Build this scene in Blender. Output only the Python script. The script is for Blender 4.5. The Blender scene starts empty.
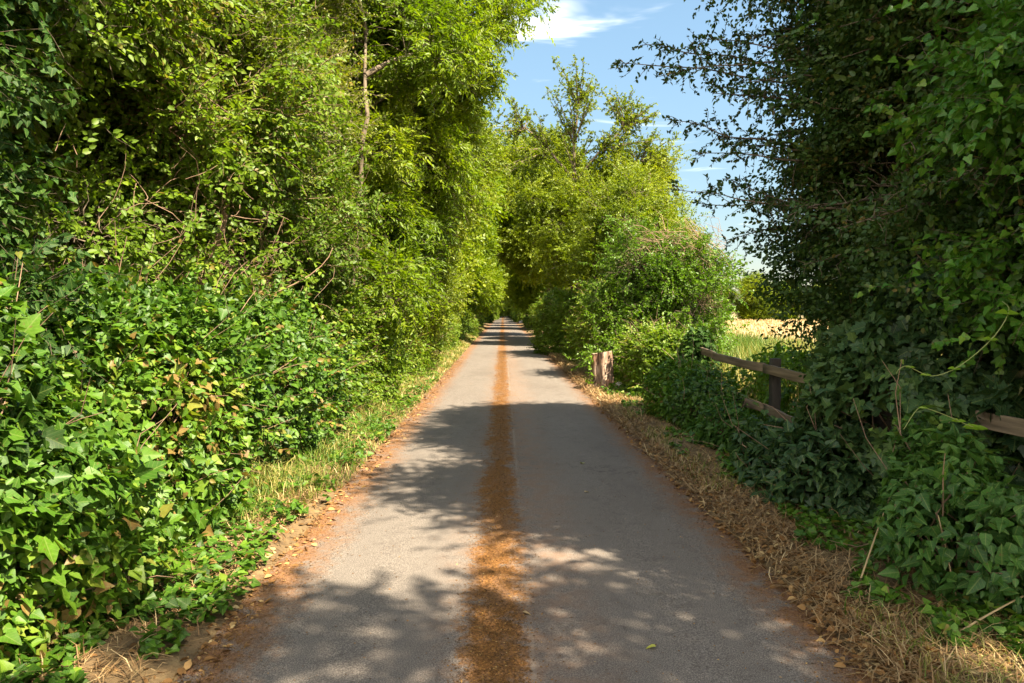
import bpy, math
import numpy as np
from mathutils import Vector

sc = bpy.context.scene
COL = sc.collection
F32 = np.float32

# ------------------------------------------------------------------ maths
def nrm(a):
    return a / np.maximum(np.linalg.norm(a, axis=-1, keepdims=True), 1e-6)

def vnoise(P, scale, seed=0):
    """smooth value noise in 0..1"""
    Q = np.asarray(P, float) * scale + seed * 17.31
    I = np.floor(Q).astype(np.int64); f = Q - I
    f = f * f * (3 - 2 * f)
    def h(x, y, z):
        n = (x * 73856093) ^ (y * 19349663) ^ (z * 83492791) ^ (seed * 2654435)
        n = (n ^ (n >> 13)) * 1274126177 & 0x7fffffff
        n = (n ^ (n >> 15)) * 2246822519 & 0x7fffffff
        return (n % 65536) / 65535.0
    r = 0
    for dx in (0, 1):
        for dy in (0, 1):
            for dz in (0, 1):
                w = (f[..., 0] if dx else 1 - f[..., 0]) * (f[..., 1] if dy else 1 - f[..., 1]) * (f[..., 2] if dz else 1 - f[..., 2])
                r = r + w * h(I[..., 0] + dx, I[..., 1] + dy, I[..., 2] + dz)
    return r

class MB:
    """collects triangles"""
    def __init__(s):
        s.V = []; s.F = []; s.R = []; s.L = []; s.n = 0; s.lc = False
    def add(s, V, F, r=0.5, lc=None):
        V = np.asarray(V, F32).reshape(-1, 3); F = np.asarray(F, np.int32).reshape(-1, 3)
        s.V.append(V); s.F.append(F + s.n); s.n += len(V)
        s.L.append((len(V), lc)); s.lc = s.lc or lc is not None
        s.R.append(np.broadcast_to(np.asarray(r, F32), (len(F),)) if np.ndim(r) else np.full(len(F), r, F32))
    def build(s, name, mat, parent=None, loc=(0, 0, 0), smooth=False):
        V = np.concatenate(s.V); F = np.concatenate(s.F); R = np.concatenate(s.R)
        me = bpy.data.meshes.new(name)
        me.vertices.add(len(V)); me.vertices.foreach_set('co', V.ravel())
        me.loops.add(F.size); me.loops.foreach_set('vertex_index', F.ravel())
        me.polygons.add(len(F)); me.polygons.foreach_set('loop_start', np.arange(0, F.size, 3, dtype=np.int32))
        if smooth: me.polygons.foreach_set('use_smooth', np.ones(len(F), bool))
        at = me.attributes.new('rnd', 'FLOAT', 'FACE'); at.data.foreach_set('value', R.astype(F32))
        if s.lc:   # position on the leaf blade, for the veins
            L = np.concatenate([np.tile(l, (k // len(l), 1)) if l is not None else np.full((k, 3), 9, F32) for k, l in s.L])
            at = me.attributes.new('blade', 'FLOAT_VECTOR', 'POINT'); at.data.foreach_set('vector', L.astype(F32).ravel())
        me.materials.append(mat); me.update(calc_edges=True)
        o = bpy.data.objects.new(name, me); COL.objects.link(o); o.location = loc
        if parent: o.parent = parent
        return o

# ------------------------------------------------------------------ leaf shapes (base at 0, tip at +Y, face +Z)
def half(pts, fold=0.12, droop=0.0):
    """pts: right half outline from base to tip; mirrored and folded along the midrib"""
    P = [(0, 0, 0)] + [(x, y, fold * x - droop * y * y) for x, y in pts[:-1]] + [(0, 1, -droop)]
    k = len(P)
    V = P + [(-x, y, z) for x, y, z in P[1:-1]]
    F = []
    for i in range(1, k - 1): F.append((0, i, i + 1))
    m = lambda i: i if i in (0, k - 1) else k + i - 1
    for i in range(1, k - 1): F.append((0, m(i + 1), m(i)))
    return np.array(V, F32), np.array(F, np.int32)

LEAF = {
    'rhomb': half([(.30, .42), (0, 1)], .25),
    'oval': half([(.27, .20), (.29, .55), (0, 1)], .26, .18),
    'lance': half([(.16, .25), (.17, .55), (0, 1)], .3, .15),
    'ovate': half([(.26, .06), (.33, .30), (.17, .68), (0, 1)], .28, .3),
    'ivy': half([(.26, -.12), (.50, .12), (.36, .36), (.20, .70), (0, 1)], .2, .22),
    'maple': half([(.22, -.12), (.54, .04), (.38, .22), (.60, .55), (.30, .58), (.16, .82), (0, 1)], .16, .24),
    'chip': half([(.25, .5), (0, 1)], .05),
}

def leaves(mb, P, D, N, S, kind, rnd):
    tv, tf = LEAF[kind]
    n = len(P)
    if not n: return
    D = nrm(D); X = nrm(np.cross(D, N)); Z = np.cross(X, D)
    S = np.broadcast_to(np.asarray(S, F32), (n,))
    V = P[:, None, :] + S[:, None, None] * (tv[None, :, 0:1] * X[:, None] + tv[None, :, 1:2] * D[:, None] + tv[None, :, 2:3] * Z[:, None])
    F = tf[None] + (np.arange(n, dtype=np.int32) * len(tv))[:, None, None]
    mb.add(V, F, np.repeat(rnd, len(tf)), lc=None if kind in ('rhomb', 'lance', 'chip') else tv * np.array([1, 1, 0], F32))

def tube(mb, pts, rad, sides=6, r=0.5, cap=False):
    P = np.asarray(pts, float); k = len(P); rad = np.broadcast_to(np.asarray(rad, float), (k,))
    T = nrm(np.gradient(P, axis=0)); up = np.array([.31, .17, .93]) if abs(T[0, 2]) < .8 else np.array([1., .1, 0])
    X = nrm(np.cross(T, up)); Y = np.cross(T, X)
    a = np.arange(sides) / sides * 2 * np.pi
    V = P[:, None] + rad[:, None, None] * (np.cos(a)[None, :, None] * X[:, None] + np.sin(a)[None, :, None] * Y[:, None])
    F = []
    for i in range(k - 1):
        for j in range(sides):
            q = (i * sides + j, i * sides + (j + 1) % sides, (i + 1) * sides + (j + 1) % sides, (i + 1) * sides + j)
            F += [(q[0], q[1], q[2]), (q[0], q[2], q[3])]
    V = V.reshape(-1, 3)
    if cap:
        V = np.vstack([V, P[0], P[-1]]); b = k * sides
        for j in range(sides):
            F += [(b, (j + 1) % sides, j), (b + 1, (k - 1) * sides + j, (k - 1) * sides + (j + 1) % sides)]
    mb.add(V, F, r)

def twigs(mb, A, B, r0, r1, rng, bend=.12, r=0.5):
    """many thin three-sided twigs, two segments each"""
    A = np.asarray(A, float); B = np.asarray(B, float); n = len(A)
    if not n: return
    L = np.linalg.norm(B - A, axis=1, keepdims=True)
    M = (A + B) / 2 + rng.normal(size=(n, 3)) * L * bend
    T = nrm(B - A); X = nrm(np.cross(T, rng.normal(size=(n, 3)))); Y = np.cross(T, X)
    r0 = np.broadcast_to(r0, (n,)); r1 = np.broadcast_to(r1, (n,))
    rings = []
    for P, rr in ((A, r0), (M, (r0 + r1) / 2), (B, r1)):
        for a in (0, 2.094, 4.189):
            rings.append(P + rr[:, None] * (math.cos(a) * X + math.sin(a) * Y))
    V = np.stack(rings, 1)
    f = []
    for i in (0, 1):
        for j in range(3):
            a, b, c, d = i * 3 + j, i * 3 + (j + 1) % 3, (i + 1) * 3 + (j + 1) % 3, (i + 1) * 3 + j
            f += [(a, b, c), (a, c, d)]
    f = np.array(f, np.int32)
    mb.add(V, f[None] + (np.arange(n, dtype=np.int32) * 9)[:, None, None], r)

def bent_twigs(mb, A, B, r0, r1, rng, bend=.2, r=0.5):
    A = np.asarray(A, float); B = np.asarray(B, float); L = np.linalg.norm(B - A, axis=1, keepdims=True)
    C = (A + B) / 2 + rng.normal(size=A.shape) * L * bend
    q = [(1 - t) ** 2 * A + 2 * t * (1 - t) * C + t * t * B for t in (0, .34, .67, 1)]
    for i in range(3): twigs(mb, q[i], q[i + 1], r0 + (r1 - r0) * i / 3, r0 + (r1 - r0) * (i + 1) / 3, rng, .02, r)

def curve(p0, p1, p2, k=7):
    t = np.linspace(0, 1, k)[:, None]
    p0, p1, p2 = map(lambda p: np.asarray(p, float), (p0, p1, p2))
    return (1 - t) ** 2 * p0 + 2 * t * (1 - t) * p1 + t * t * p2

# ------------------------------------------------------------------ sprays: a short twig with its leaves
def spray_template(rng, L, n, leaf, ang=55, droop=.25, opposite=False, jit=.35):
    i = np.arange(n); t = (i // 2 * 2 + 1.2) / (n + 1) if opposite else (i + .8) / n
    t = np.clip(t + rng.normal(0, .03, n), .05, 1)
    side = np.where(i % 2 == 0, 1., -1.)
    a = np.radians(ang) * (1 - .55 * t ** 3) * rng.uniform(.8, 1.2, n)
    P = np.stack([rng.normal(0, .012, n), L * t, -droop * L * t * t + rng.normal(0, .012, n)], 1)
    D = np.stack([side * np.sin(a), np.cos(a), -.15 - droop * t + rng.normal(0, jit * .6, n)], 1)
    N = np.stack([rng.normal(0, jit, n), rng.normal(0, jit, n) - .1, np.ones(n)], 1)
    S = leaf * rng.uniform(.65, 1.15, n)
    return P, D, N, S

def put_sprays(mb, tmb, P, A, N, rng, kind, L, n, leaf, rnd, ang=55, droop=.25, opposite=False, twig=.004, scale=None, spread=.16):
    if not len(P): return
    A = nrm(A); X = nrm(np.cross(A, N)); Z = np.cross(X, A)
    R = np.stack([X, A, Z], 1)               # rows: local axes
    m = len(P); var = rng.integers(0, 8, m)
    sc_ = rng.uniform(.7, 1.25, m) if scale is None else scale
    for v in range(8):
        lp, ld, ln, ls = spray_template(rng, L, n, leaf, ang, droop, opposite)
        s = np.where(var == v)[0]
        if not len(s): continue
        Rs = R[s]; k = sc_[s][:, None, None]
        wp = P[s][:, None] + k * np.einsum('nj,mjk->mnk', lp, Rs)
        wd = np.einsum('nj,mjk->mnk', ld, Rs); wn = np.einsum('nj,mjk->mnk', ln, Rs)
        ws = (ls[None] * (.5 + .5 * sc_[s][:, None]))
        rr = np.clip(rnd[s][:, None] + rng.normal(0, spread, (len(s), n)), 0, 1)
        leaves(mb, wp.reshape(-1, 3), wd.reshape(-1, 3), wn.reshape(-1, 3), ws.ravel(), kind, rr.ravel())
        if tmb is not None and twig:
            twigs(tmb, P[s], P[s] + sc_[s][:, None] * L * .9 * (Rs[:, 1] - .2 * droop * Rs[:, 2]), twig, twig * .4, rng, .05)

# ------------------------------------------------------------------ materials
def nt(mat):
    mat.use_nodes = True; t = mat.node_tree
    for n in list(t.nodes): t.nodes.remove(n)
    return t

def node(t, ty, **kw):
    n = t.nodes.new(ty)
    for k, v in kw.items():
        if k.startswith('i_'):
            n.inputs[int(k[2:]) if k[2:].isdigit() else k[2:].replace('_', ' ')].default_value = v
        else: setattr(n, k, v)
    return n

def ramp(t, stops):
    n = t.nodes.new('ShaderNodeValToRGB'); e = n.color_ramp.elements
    while len(e) < len(stops): e.new(.5)
    for el, (p, c) in zip(e, stops):
        el.position = p; el.color = (*c, 1) if len(c) == 3 else c
    return n

def leaf_mat(name, stops, rough=.45, trans=.35, tcol=(1.25, 1.25, .55), spec=.3, veins=False):
    m = bpy.data.materials.new(name); t = nt(m); l = t.links.new
    at = node(t, 'ShaderNodeAttribute', attribute_name='rnd')
    rp = ramp(t, stops); l(at.outputs['Fac'], rp.inputs[0])
    pb = node(t, 'ShaderNodeBsdfPrincipled'); pb.inputs['Roughness'].default_value = rough
    pb.inputs['Specular IOR Level'].default_value = spec
    col = rp.outputs[0]
    if veins:
        bl = node(t, 'ShaderNodeAttribute', attribute_name='blade'); sp = node(t, 'ShaderNodeSeparateXYZ'); l(bl.outputs['Vector'], sp.inputs[0])
        def mt(op, a, b=None):
            n = node(t, 'ShaderNodeMath', operation=op)
            for k, v in enumerate((a, b)):
                if v is None: continue
                if hasattr(v, 'links'): l(v, n.inputs[k])
                else: n.inputs[k].default_value = v
            return n.outputs[0]
        ax = mt('ABSOLUTE', sp.outputs[0])
        mid = mt('LESS_THAN', ax, .022)
        side = mt('LESS_THAN', mt('FRACT', mt('MULTIPLY', mt('SUBTRACT', sp.outputs[1], mt('MULTIPLY', ax, .85)), 5.5)), .13)
        on = mt('LESS_THAN', ax, 3)
        v = mt('MULTIPLY', mt('MAXIMUM', mid, mt('MULTIPLY', side, .55)), on)
        tcn = node(t, 'ShaderNodeTexCoord'); nz = node(t, 'ShaderNodeTexNoise'); nz.inputs['Scale'].default_value = 55; nz.inputs['Detail'].default_value = 3; l(tcn.outputs['Object'], nz.inputs[0])
        hs = node(t, 'ShaderNodeHueSaturation'); l(col, hs.inputs['Color']); l(mt('ADD', .62, mt('MULTIPLY', nz.outputs[0], .76)), hs.inputs['Value'])
        vm = node(t, 'ShaderNodeMix', data_type='RGBA'); l(mt('MULTIPLY', v, .5), vm.inputs[0]); n2 = node(t, 'ShaderNodeTexNoise'); n2.inputs['Scale'].default_value = 38; n2.inputs['Detail'].default_value = 2; l(tcn.outputs['Object'], n2.inputs[0])
        sm = node(t, 'ShaderNodeMapRange', interpolation_type='SMOOTHSTEP'); l(n2.outputs[0], sm.inputs[0]); sm.inputs[1].default_value = .66; sm.inputs[2].default_value = .72
        bm = node(t, 'ShaderNodeMix', data_type='RGBA'); l(mt('MULTIPLY', sm.outputs[0], .7), bm.inputs[0]); l(hs.outputs[0], bm.inputs[6]); bm.inputs[7].default_value = (.13, .085, .03, 1)
        l(bm.outputs[2], vm.inputs[6]); vm.inputs[7].default_value = (.20, .26, .07, 1); col = vm.outputs[2]
    l(col, pb.inputs['Base Color'])
    mx = node(t, 'ShaderNodeMix', data_type='RGBA', blend_type='MULTIPLY'); mx.inputs[0].default_value = 1
    l(col, mx.inputs[6]); mx.inputs[7].default_value = (*tcol, 1)
    tr = node(t, 'ShaderNodeBsdfTranslucent'); l(mx.outputs[2], tr.inputs[0])
    ms = node(t, 'ShaderNodeMixShader'); ms.inputs[0].default_value = trans
    l(pb.outputs[0], ms.inputs[1]); l(tr.outputs[0], ms.inputs[2])
    o = node(t, 'ShaderNodeOutputMaterial'); l(ms.outputs[0], o.inputs[0])
    return m

def bark_mat(name, c0, c1, scale=14, bump=.6, stretch=(1, 1, .25)):
    m = bpy.data.materials.new(name); t = nt(m); l = t.links.new
    tc = node(t, 'ShaderNodeTexCoord'); mp = node(t, 'ShaderNodeMapping'); mp.inputs[3].default_value = stretch
    l(tc.outputs['Object'], mp.inputs[0])
    n1 = node(t, 'ShaderNodeTexNoise'); n1.inputs['Scale'].default_value = scale; n1.inputs['Detail'].default_value = 6
    l(mp.outputs[0], n1.inputs[0])
    rp = ramp(t, [(.3, c0), (.7, c1)]); l(n1.outputs[0], rp.inputs[0])
    pb = node(t, 'ShaderNodeBsdfPrincipled'); pb.inputs['Roughness'].default_value = .9
    l(rp.outputs[0], pb.inputs['Base Color'])
    b = node(t, 'ShaderNodeBump'); b.inputs['Strength'].default_value = bump; b.inputs['Distance'].default_value = .02
    l(n1.outputs[0], b.inputs['Height']); l(b.outputs[0], pb.inputs['Normal'])
    o = node(t, 'ShaderNodeOutputMaterial'); l(pb.outputs[0], o.inputs[0])
    return m

M = {}
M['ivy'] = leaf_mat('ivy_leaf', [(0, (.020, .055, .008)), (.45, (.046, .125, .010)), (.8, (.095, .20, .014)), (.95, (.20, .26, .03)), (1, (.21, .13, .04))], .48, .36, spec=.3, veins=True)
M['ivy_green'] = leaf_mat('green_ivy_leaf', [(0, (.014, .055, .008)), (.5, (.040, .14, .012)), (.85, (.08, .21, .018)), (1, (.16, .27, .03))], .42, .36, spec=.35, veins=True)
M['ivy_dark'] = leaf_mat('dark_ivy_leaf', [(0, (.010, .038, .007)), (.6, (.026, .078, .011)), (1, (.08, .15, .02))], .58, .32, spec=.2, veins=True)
M['elder'] = leaf_mat('elder_leaf', [(0, (.05, .095, .007)), (.5, (.110, .200, .012)), (.93, (.20, .28, .02)), (1, (.20, .15, .04))], .48, .42, veins=True)
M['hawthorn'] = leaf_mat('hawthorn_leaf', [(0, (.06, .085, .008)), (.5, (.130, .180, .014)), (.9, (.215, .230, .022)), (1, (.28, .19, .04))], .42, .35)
M['ash'] = leaf_mat('ash_leaf', [(0, (.06, .115, .005)), (.5, (.136, .218, .008)), (1, (.235, .29, .016))], .45, .48)
M['maple'] = leaf_mat('field_maple_leaf', [(0, (.07, .11, .008)), (.5, (.145, .205, .010)), (1, (.25, .28, .018))], .45, .46)
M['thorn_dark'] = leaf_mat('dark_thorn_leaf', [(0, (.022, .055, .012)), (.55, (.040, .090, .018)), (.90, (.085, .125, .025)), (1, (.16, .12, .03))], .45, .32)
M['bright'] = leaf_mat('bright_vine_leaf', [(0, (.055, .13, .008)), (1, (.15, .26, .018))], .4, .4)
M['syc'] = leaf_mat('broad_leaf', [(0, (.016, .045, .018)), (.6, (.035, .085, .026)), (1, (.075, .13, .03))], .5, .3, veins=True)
M['nettle'] = leaf_mat('nettle_leaf', [(0, (.03, .09, .018)), (.6, (.06, .15, .022)), (1, (.14, .22, .03))], .5, .35, veins=True)
M['straw'] = leaf_mat('dry_straw', [(0, (.14, .075, .035)), (.5, (.31, .20, .095)), (1, (.52, .40, .22))], .7, .25, (1.1, 1, .7), .2)
M['grass'] = leaf_mat('verge_grass_blade', [(0, (.05, .12, .012)), (.4, (.14, .20, .03)), (.7, (.34, .28, .08)), (1, (.52, .42, .2))], .55, .35, (1.1, 1.1, .6), .3)
M['litter'] = leaf_mat('fallen_leaf', [(0, (.10, .055, .02)), (.5, (.26, .13, .045)), (.85, (.40, .25, .10)), (1, (.50, .40, .2))], .75, .15, (1.1, .9, .6), .2)
M['moss'] = leaf_mat('moss_crumb', [(0, (.05, .024, .008)), (.5, (.15, .070, .018)), (.85, (.27, .14, .04)), (1, (.45, .33, .15))], .8, .1, (1, .9, .6), .2)
M['yellow_leaf'] = leaf_mat('yellow_fallen_leaf', [(0, (.35, .38, .05)), (1, (.45, .42, .08))], .5, .25)
M['bark'] = bark_mat('bark', (.07, .05, .03), (.20, .15, .10))
M['bark_pale'] = bark_mat('pale_bark', (.16, .12, .08), (.38, .30, .21))
M['twig'] = bark_mat('bare_twig', (.16, .09, .055), (.34, .22, .14))
M['twig_dead'] = bark_mat('dead_twig', (.26, .18, .12), (.50, .38, .27))
M['shoot'] = leaf_mat('green_vine_shoot', [(0, (.17, .21, .06)), (1, (.24, .27, .10))], .5, .1)

# ------------------------------------------------------------------ things
def tag(o, label=None, cat=None, group=None, kind=None):
    if label: o['label'] = label
    if cat: o['category'] = cat
    if group: o['group'] = group
    if kind: o['kind'] = kind
    return o

def thing(name, label, cat, loc=(0, 0, 0), group=None):
    o = bpy.data.objects.new(name, None); COL.objects.link(o)
    o.location = loc; o.empty_display_size = .2
    return tag(o, label, cat, group)

def dup(root, loc, rz, label, group=None, s=1.0, cat=None):
    r = root.copy(); COL.objects.link(r); r.location = loc; r.rotation_euler = (0, 0, rz)
    r.scale = (s, s, s) if np.isscalar(s) else s
    r['label'] = label
    if group: r['group'] = group
    for ch in list(root.children):
        c = ch.copy(); COL.objects.link(c); c.parent = r
    return r

def ell_lobes(rng, c, rad, n, rmin, rmax, shell=.55):
    """lobe centres filling an ellipsoid"""
    c = np.array(c, float); rad = np.array(rad, float)
    d = nrm(rng.normal(size=(n * 6, 3))); f = shell + (1 - shell) * rng.random(n * 6) ** .6
    pts = c + d * rad * f[:, None] * .82
    keep = [pts[0]]
    for p in pts[1:]:
        if len(keep) >= n: break
        if min(np.linalg.norm(p - q) for q in keep) > rmin * .75: keep.append(p)
    C = np.array(keep); Rr = rng.uniform(rmin, rmax, len(C))
    return C, Rr

def crown_sprays(rng, C, Rr, dens, gate=.35, flat=.8, depth=.5, up=.25, seed=1, back=None, zmin=.3):
    """spray origins and axes on the shells of the lobes"""
    area = 4 * np.pi * Rr ** 2
    cnt = (area * dens).astype(int)
    idx = np.repeat(np.arange(len(C)), cnt)
    u = nrm(rng.normal(size=(len(idx), 3)))
    f = 1 - depth * rng.random(len(idx)) ** 1.4
    P = C[idx] + u * (Rr[idx] * f)[:, None] * np.array([1, 1, flat])
    P += (vnoise(P, 1.7, seed)[:, None] - .5) * u * .9
    P += u * (rng.random(len(P)) < .22)[:, None] * rng.uniform(.05, .45, (len(P), 1))
    k = vnoise(P, 1.25, seed + 3) * .6 + vnoise(P, 2.9, seed + 5) * .4
    keep = (k > gate) & (P[:, 2] > zmin)
    # drop what is buried deep inside other lobes
    for c, r in zip(C, Rr):
        d = np.linalg.norm((P - c) / np.array([1, 1, flat]), axis=1)
        keep &= ~((d < r * .42) & (rng.random(len(P)) < .85))
    if back is not None:
        keep &= ~back(P, u, rng)
    P, u, idx = P[keep], u[keep], idx[keep]
    A = u * .9 + rng.normal(size=u.shape) * .5 + np.array([0, 0, up])
    N = np.array([0, 0, .75]) + u * 1.0 + rng.normal(size=u.shape) * .35
    return P, A, N, idx

SPEC = {  # leaf kind, spray length, leaves per spray, leaf size, angle, droop, opposite
    'elder': dict(kind='oval', L=.30, n=13, leaf=.062, ang=58, droop=.35, opposite=True),
    'hawthorn': dict(kind='rhomb', L=.26, n=13, leaf=.048, ang=55, droop=.1),
    'ash': dict(kind='lance', L=.28, n=11, leaf=.098, ang=62, droop=.45, opposite=True),
    'maple': dict(kind='oval', L=.30, n=11, leaf=.066, ang=60, droop=.2),
    'ivy': dict(kind='ivy', L=.30, n=9, leaf=.075, ang=65, droop=.5),
    'far': dict(kind='rhomb', L=.45, n=11, leaf=.12, ang=58, droop=.25),
    'thorn': dict(kind='oval', L=.24, n=11, leaf=.050, ang=50, droop=.15),
}

def make_tree(name, label, cat, loc, trunk, trad, C, Rr, spec, mat, bark, dens, seed, gate=.35, up=.2, group=None,
              limb_r=.035, twig_frac=.12, fine=.003, rshift=0., depth=.5, back=None, extra=None, limbs=True, flat=.8, zmin=.3, top=None):
    """all coordinates local to loc. trunk: list of polylines; C,Rr: crown lobes"""
    rng = np.random.default_rng(seed)
    t = thing(name, label, cat, loc, group)
    tm, cm = MB(), MB()
    allp = []
    for poly, r in zip(trunk, trad):
        p = np.array(poly, float)
        # resample and wobble
        q = np.stack([np.interp(np.linspace(0, len(p) - 1, 14), np.arange(len(p)), p[:, i]) for i in range(3)], 1)
        q[1:-1] += rng.normal(0, r * .35, (12, 3)) * np.array([1, 1, .3])
        rr = np.linspace(r, r * .35, 14); rr[0] *= 1.35
        tube(tm, q, rr, 9); allp.append(q)
    ap = np.concatenate(allp)
    if limbs:
        for c, r in zip(C, Rr):
            d = np.linalg.norm((ap - c)[:, :2], axis=1)
            # start lower on the trunk than the lobe
            score = np.abs(ap[:, 2] - (c[2] - .6 * d)) + .3 * d
            s = ap[np.argmin(score)]
            mid = (s + c) / 2 + np.array([0, 0, .12 * np.linalg.norm(c - s)]) + rng.normal(0, .12, 3)
            lr = limb_r * min(1.6, .5 + r)
            tube(tm, curve(s, mid, c, 7), np.linspace(lr, lr * .3, 7), 5)
    P, A, N, idx = crown_sprays(rng, C, Rr, dens, gate, flat, depth, up, seed, back, zmin)
    lowf = vnoise(P, .55, seed + 9) * .6 + vnoise(P, 2.2, seed + 11) * .4
    rnd = np.clip(.5 + (lowf - .5) * 1.1 + rshift, 0, 1)
    put_sprays(cm, tm, P, A, N, rng, rnd=rnd, twig=fine, **SPEC[spec])
    pick = rng.random(len(P)) < twig_frac
    ci = C[idx[pick]] + rng.normal(0, .12, (pick.sum(), 3))
    twigs(tm, ci, P[pick], .008, .003, rng, .12)
    if extra: extra(cm, tm, rng)
    tm.build('trunk', bark, t); cm.build('crown', mat, t)
    return t

def make_mound(name, label, cat, loc, rx, ry, h, n, kinds, mat, seed, group=None, p=2.6, up=.5, front=None, rshift=0., bump=.3, stems=40, stem_mat=None, shoots=0, spr=None, lean=0.):
    """a leafy bush reaching to the ground. kinds: list of (leaf kind, share, size)"""
    rng = np.random.default_rng(seed)
    t = thing(name, label, cat, loc, group)
    fm, sm = MB(), MB()
    rad = np.array([rx, ry, h])
    def shell(n):
        d = rng.normal(size=(n, 3)) * rad; d[:, 2] = np.abs(d[:, 2]); d = nrm(d)
        r = (np.abs(d / rad) ** p).sum(1) ** (-1 / p)
        P = d * r[:, None]
        g = nrm(np.sign(P) * np.abs(P / rad) ** (p - 1) / rad)
        off = bump * ((vnoise(P, 1.0, seed) - .5) * 2.2 + (vnoise(P, 2.6, seed + 2) - .5) * 1.5 + (vnoise(P, 6, seed + 3) - .5) * .4)
        P = P + g * off[:, None]
        P[:, 2] = np.maximum(P[:, 2], .03)
        P[:, 0] += lean * P[:, 2]
        return P, g
    for kind, share, size in kinds:
        m = int(n * share)
        P, g = shell(m)
        dep = rng.exponential(.10, m); dep = np.minimum(dep, .5)
        P = P - g * dep[:, None]
        P[:, 2] = np.maximum(P[:, 2], .02)
        hole = vnoise(P, 2.2, seed + 4) * .55 + vnoise(P, 5, seed + 6) * .45
        keep = hole > .30
        if front is not None: keep &= (g @ np.array(front) > -.15) | (rng.random(m) < .2)
        P, g, dep = P[keep], g[keep], dep[keep]; m = len(P)
        D = g * .55 + np.array([0, 0, -.40]) + rng.normal(size=(m, 3)) * .65
        N = g * .8 + np.array([0, 0, up]) + rng.normal(size=(m, 3)) * .45
        rn = np.clip(.45 + (vnoise(P, .9, seed + 8) - .5) * .9 + rng.normal(0, .2, m) + rshift, 0, 1)
        leaves(fm, P, D, N, size * np.exp(np.clip(rng.normal(-.12, .32, m), -.8, .35)), kind, rn)
    if spr:
        m, sp = spr
        P, g = shell(m); P -= g * .08
        if front is not None:
            k = (g @ np.array(front) > -.1) | (rng.random(m) < .2); P, g = P[k], g[k]; m = len(P)
        A = g + rng.normal(size=(m, 3)) * .45 + np.array([0, 0, .35]); N = np.array([0, 0, 1.]) + g * .5 + rng.normal(size=(m, 3)) * .3
        put_sprays(fm, sm, P, A, N, rng, rnd=np.clip(.6 + rng.normal(0, .15, m) + rshift, 0, 1), twig=.003, **SPEC[sp])
    B, G = shell(stems)
    A0 = B * np.array([.04, .06, 0]) + rng.normal(0, .015, (stems, 3)) * np.array([1, 1, 0]); A0[:, 2] = .0
    twigs(sm, A0, B * .96, .010, .004, rng, .12)
    # stray shoots standing proud of the outline
    if shoots:
        pick = rng.integers(0, stems, shoots); B, g = B[pick] * .96, G[pick]; E = B + (g * .8 + np.array([0, 0, .6]) + rng.normal(size=g.shape) * .4) * rng.uniform(.12, .4, (shoots, 1))
        twigs(sm, B, E, .004, .002, rng, .12)
        k = 5
        Pl = np.repeat(B, k, 0) + np.repeat(E - B, k, 0) * np.tile(np.linspace(.2, 1, k), shoots)[:, None]
        leaves(fm, Pl, rng.normal(size=Pl.shape) + np.array([0, 0, -.2]), rng.normal(size=Pl.shape) * .4 + np.array([0, 0, 1.]), kinds[0][2] * rng.uniform(.3, .8, len(Pl)), kinds[0][0], np.clip(.8 + rng.normal(0, .15, len(Pl)), 0, 1))
    sm.build('stems', stem_mat or M['twig'], t)
    fm.build('foliage', mat, t)
    return t

# ------------------------------------------------------------------ ground, road
def sheet(name, xs, ys, zf, mat):
    X, Y = np.meshgrid(xs if np.ndim(xs) == 1 else xs, ys)
    V = np.stack([X, Y, zf(X, Y)], -1).reshape(-1, 3)
    nx, ny = len(xs), len(ys)
    i = np.arange(ny - 1)[:, None] * nx + np.arange(nx - 1)[None]
    F = np.concatenate([np.stack([i, i + 1, i + nx + 1], -1).reshape(-1, 3), np.stack([i, i + nx + 1, i + nx], -1).reshape(-1, 3)])
    m = MB(); m.add(V, F); return m.build(name, mat, smooth=True)

def noise_mat(name, stops, scale, detail=8, rough=.95, bump=.4, bscale=60, bdist=.02, stretch=(1, 1, 1)):
    m = bpy.data.materials.new(name); t = nt(m); l = t.links.new
    tc = node(t, 'ShaderNodeTexCoord'); mp = node(t, 'ShaderNodeMapping'); mp.inputs[3].default_value = stretch
    l(tc.outputs['Object'], mp.inputs[0])
    n1 = node(t, 'ShaderNodeTexNoise'); n1.inputs['Scale'].default_value = scale; n1.inputs['Detail'].default_value = detail; n1.inputs['Roughness'].default_value = .7
    l(mp.outputs[0], n1.inputs[0])
    rp = ramp(t, stops); l(n1.outputs[0], rp.inputs[0])
    pb = node(t, 'ShaderNodeBsdfPrincipled'); pb.inputs['Roughness'].default_value = rough
    pb.inputs['Specular IOR Level'].default_value = .2
    l(rp.outputs[0], pb.inputs['Base Color'])
    n2 = node(t, 'ShaderNodeTexNoise'); n2.inputs['Scale'].default_value = bscale; n2.inputs['Detail'].default_value = 4
    l(tc.outputs['Object'], n2.inputs[0])
    b = node(t, 'ShaderNodeBump'); b.inputs['Strength'].default_value = bump; b.inputs['Distance'].default_value = bdist
    l(n2.outputs[0], b.inputs['Height']); l(b.outputs[0], pb.inputs['Normal'])
    o = node(t, 'ShaderNodeOutputMaterial'); l(pb.outputs[0], o.inputs[0])
    return m

M['soil'] = noise_mat('verge_soil', [(.3, (.07, .045, .025)), (.55, (.15, .10, .05)), (.75, (.24, .17, .08))], 9)
M['field'] = noise_mat('dry_field', [(.3, (.20, .19, .08)), (.55, (.32, .25, .14)), (.75, (.40, .31, .20))], .35, stretch=(1, .6, 1))

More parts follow.
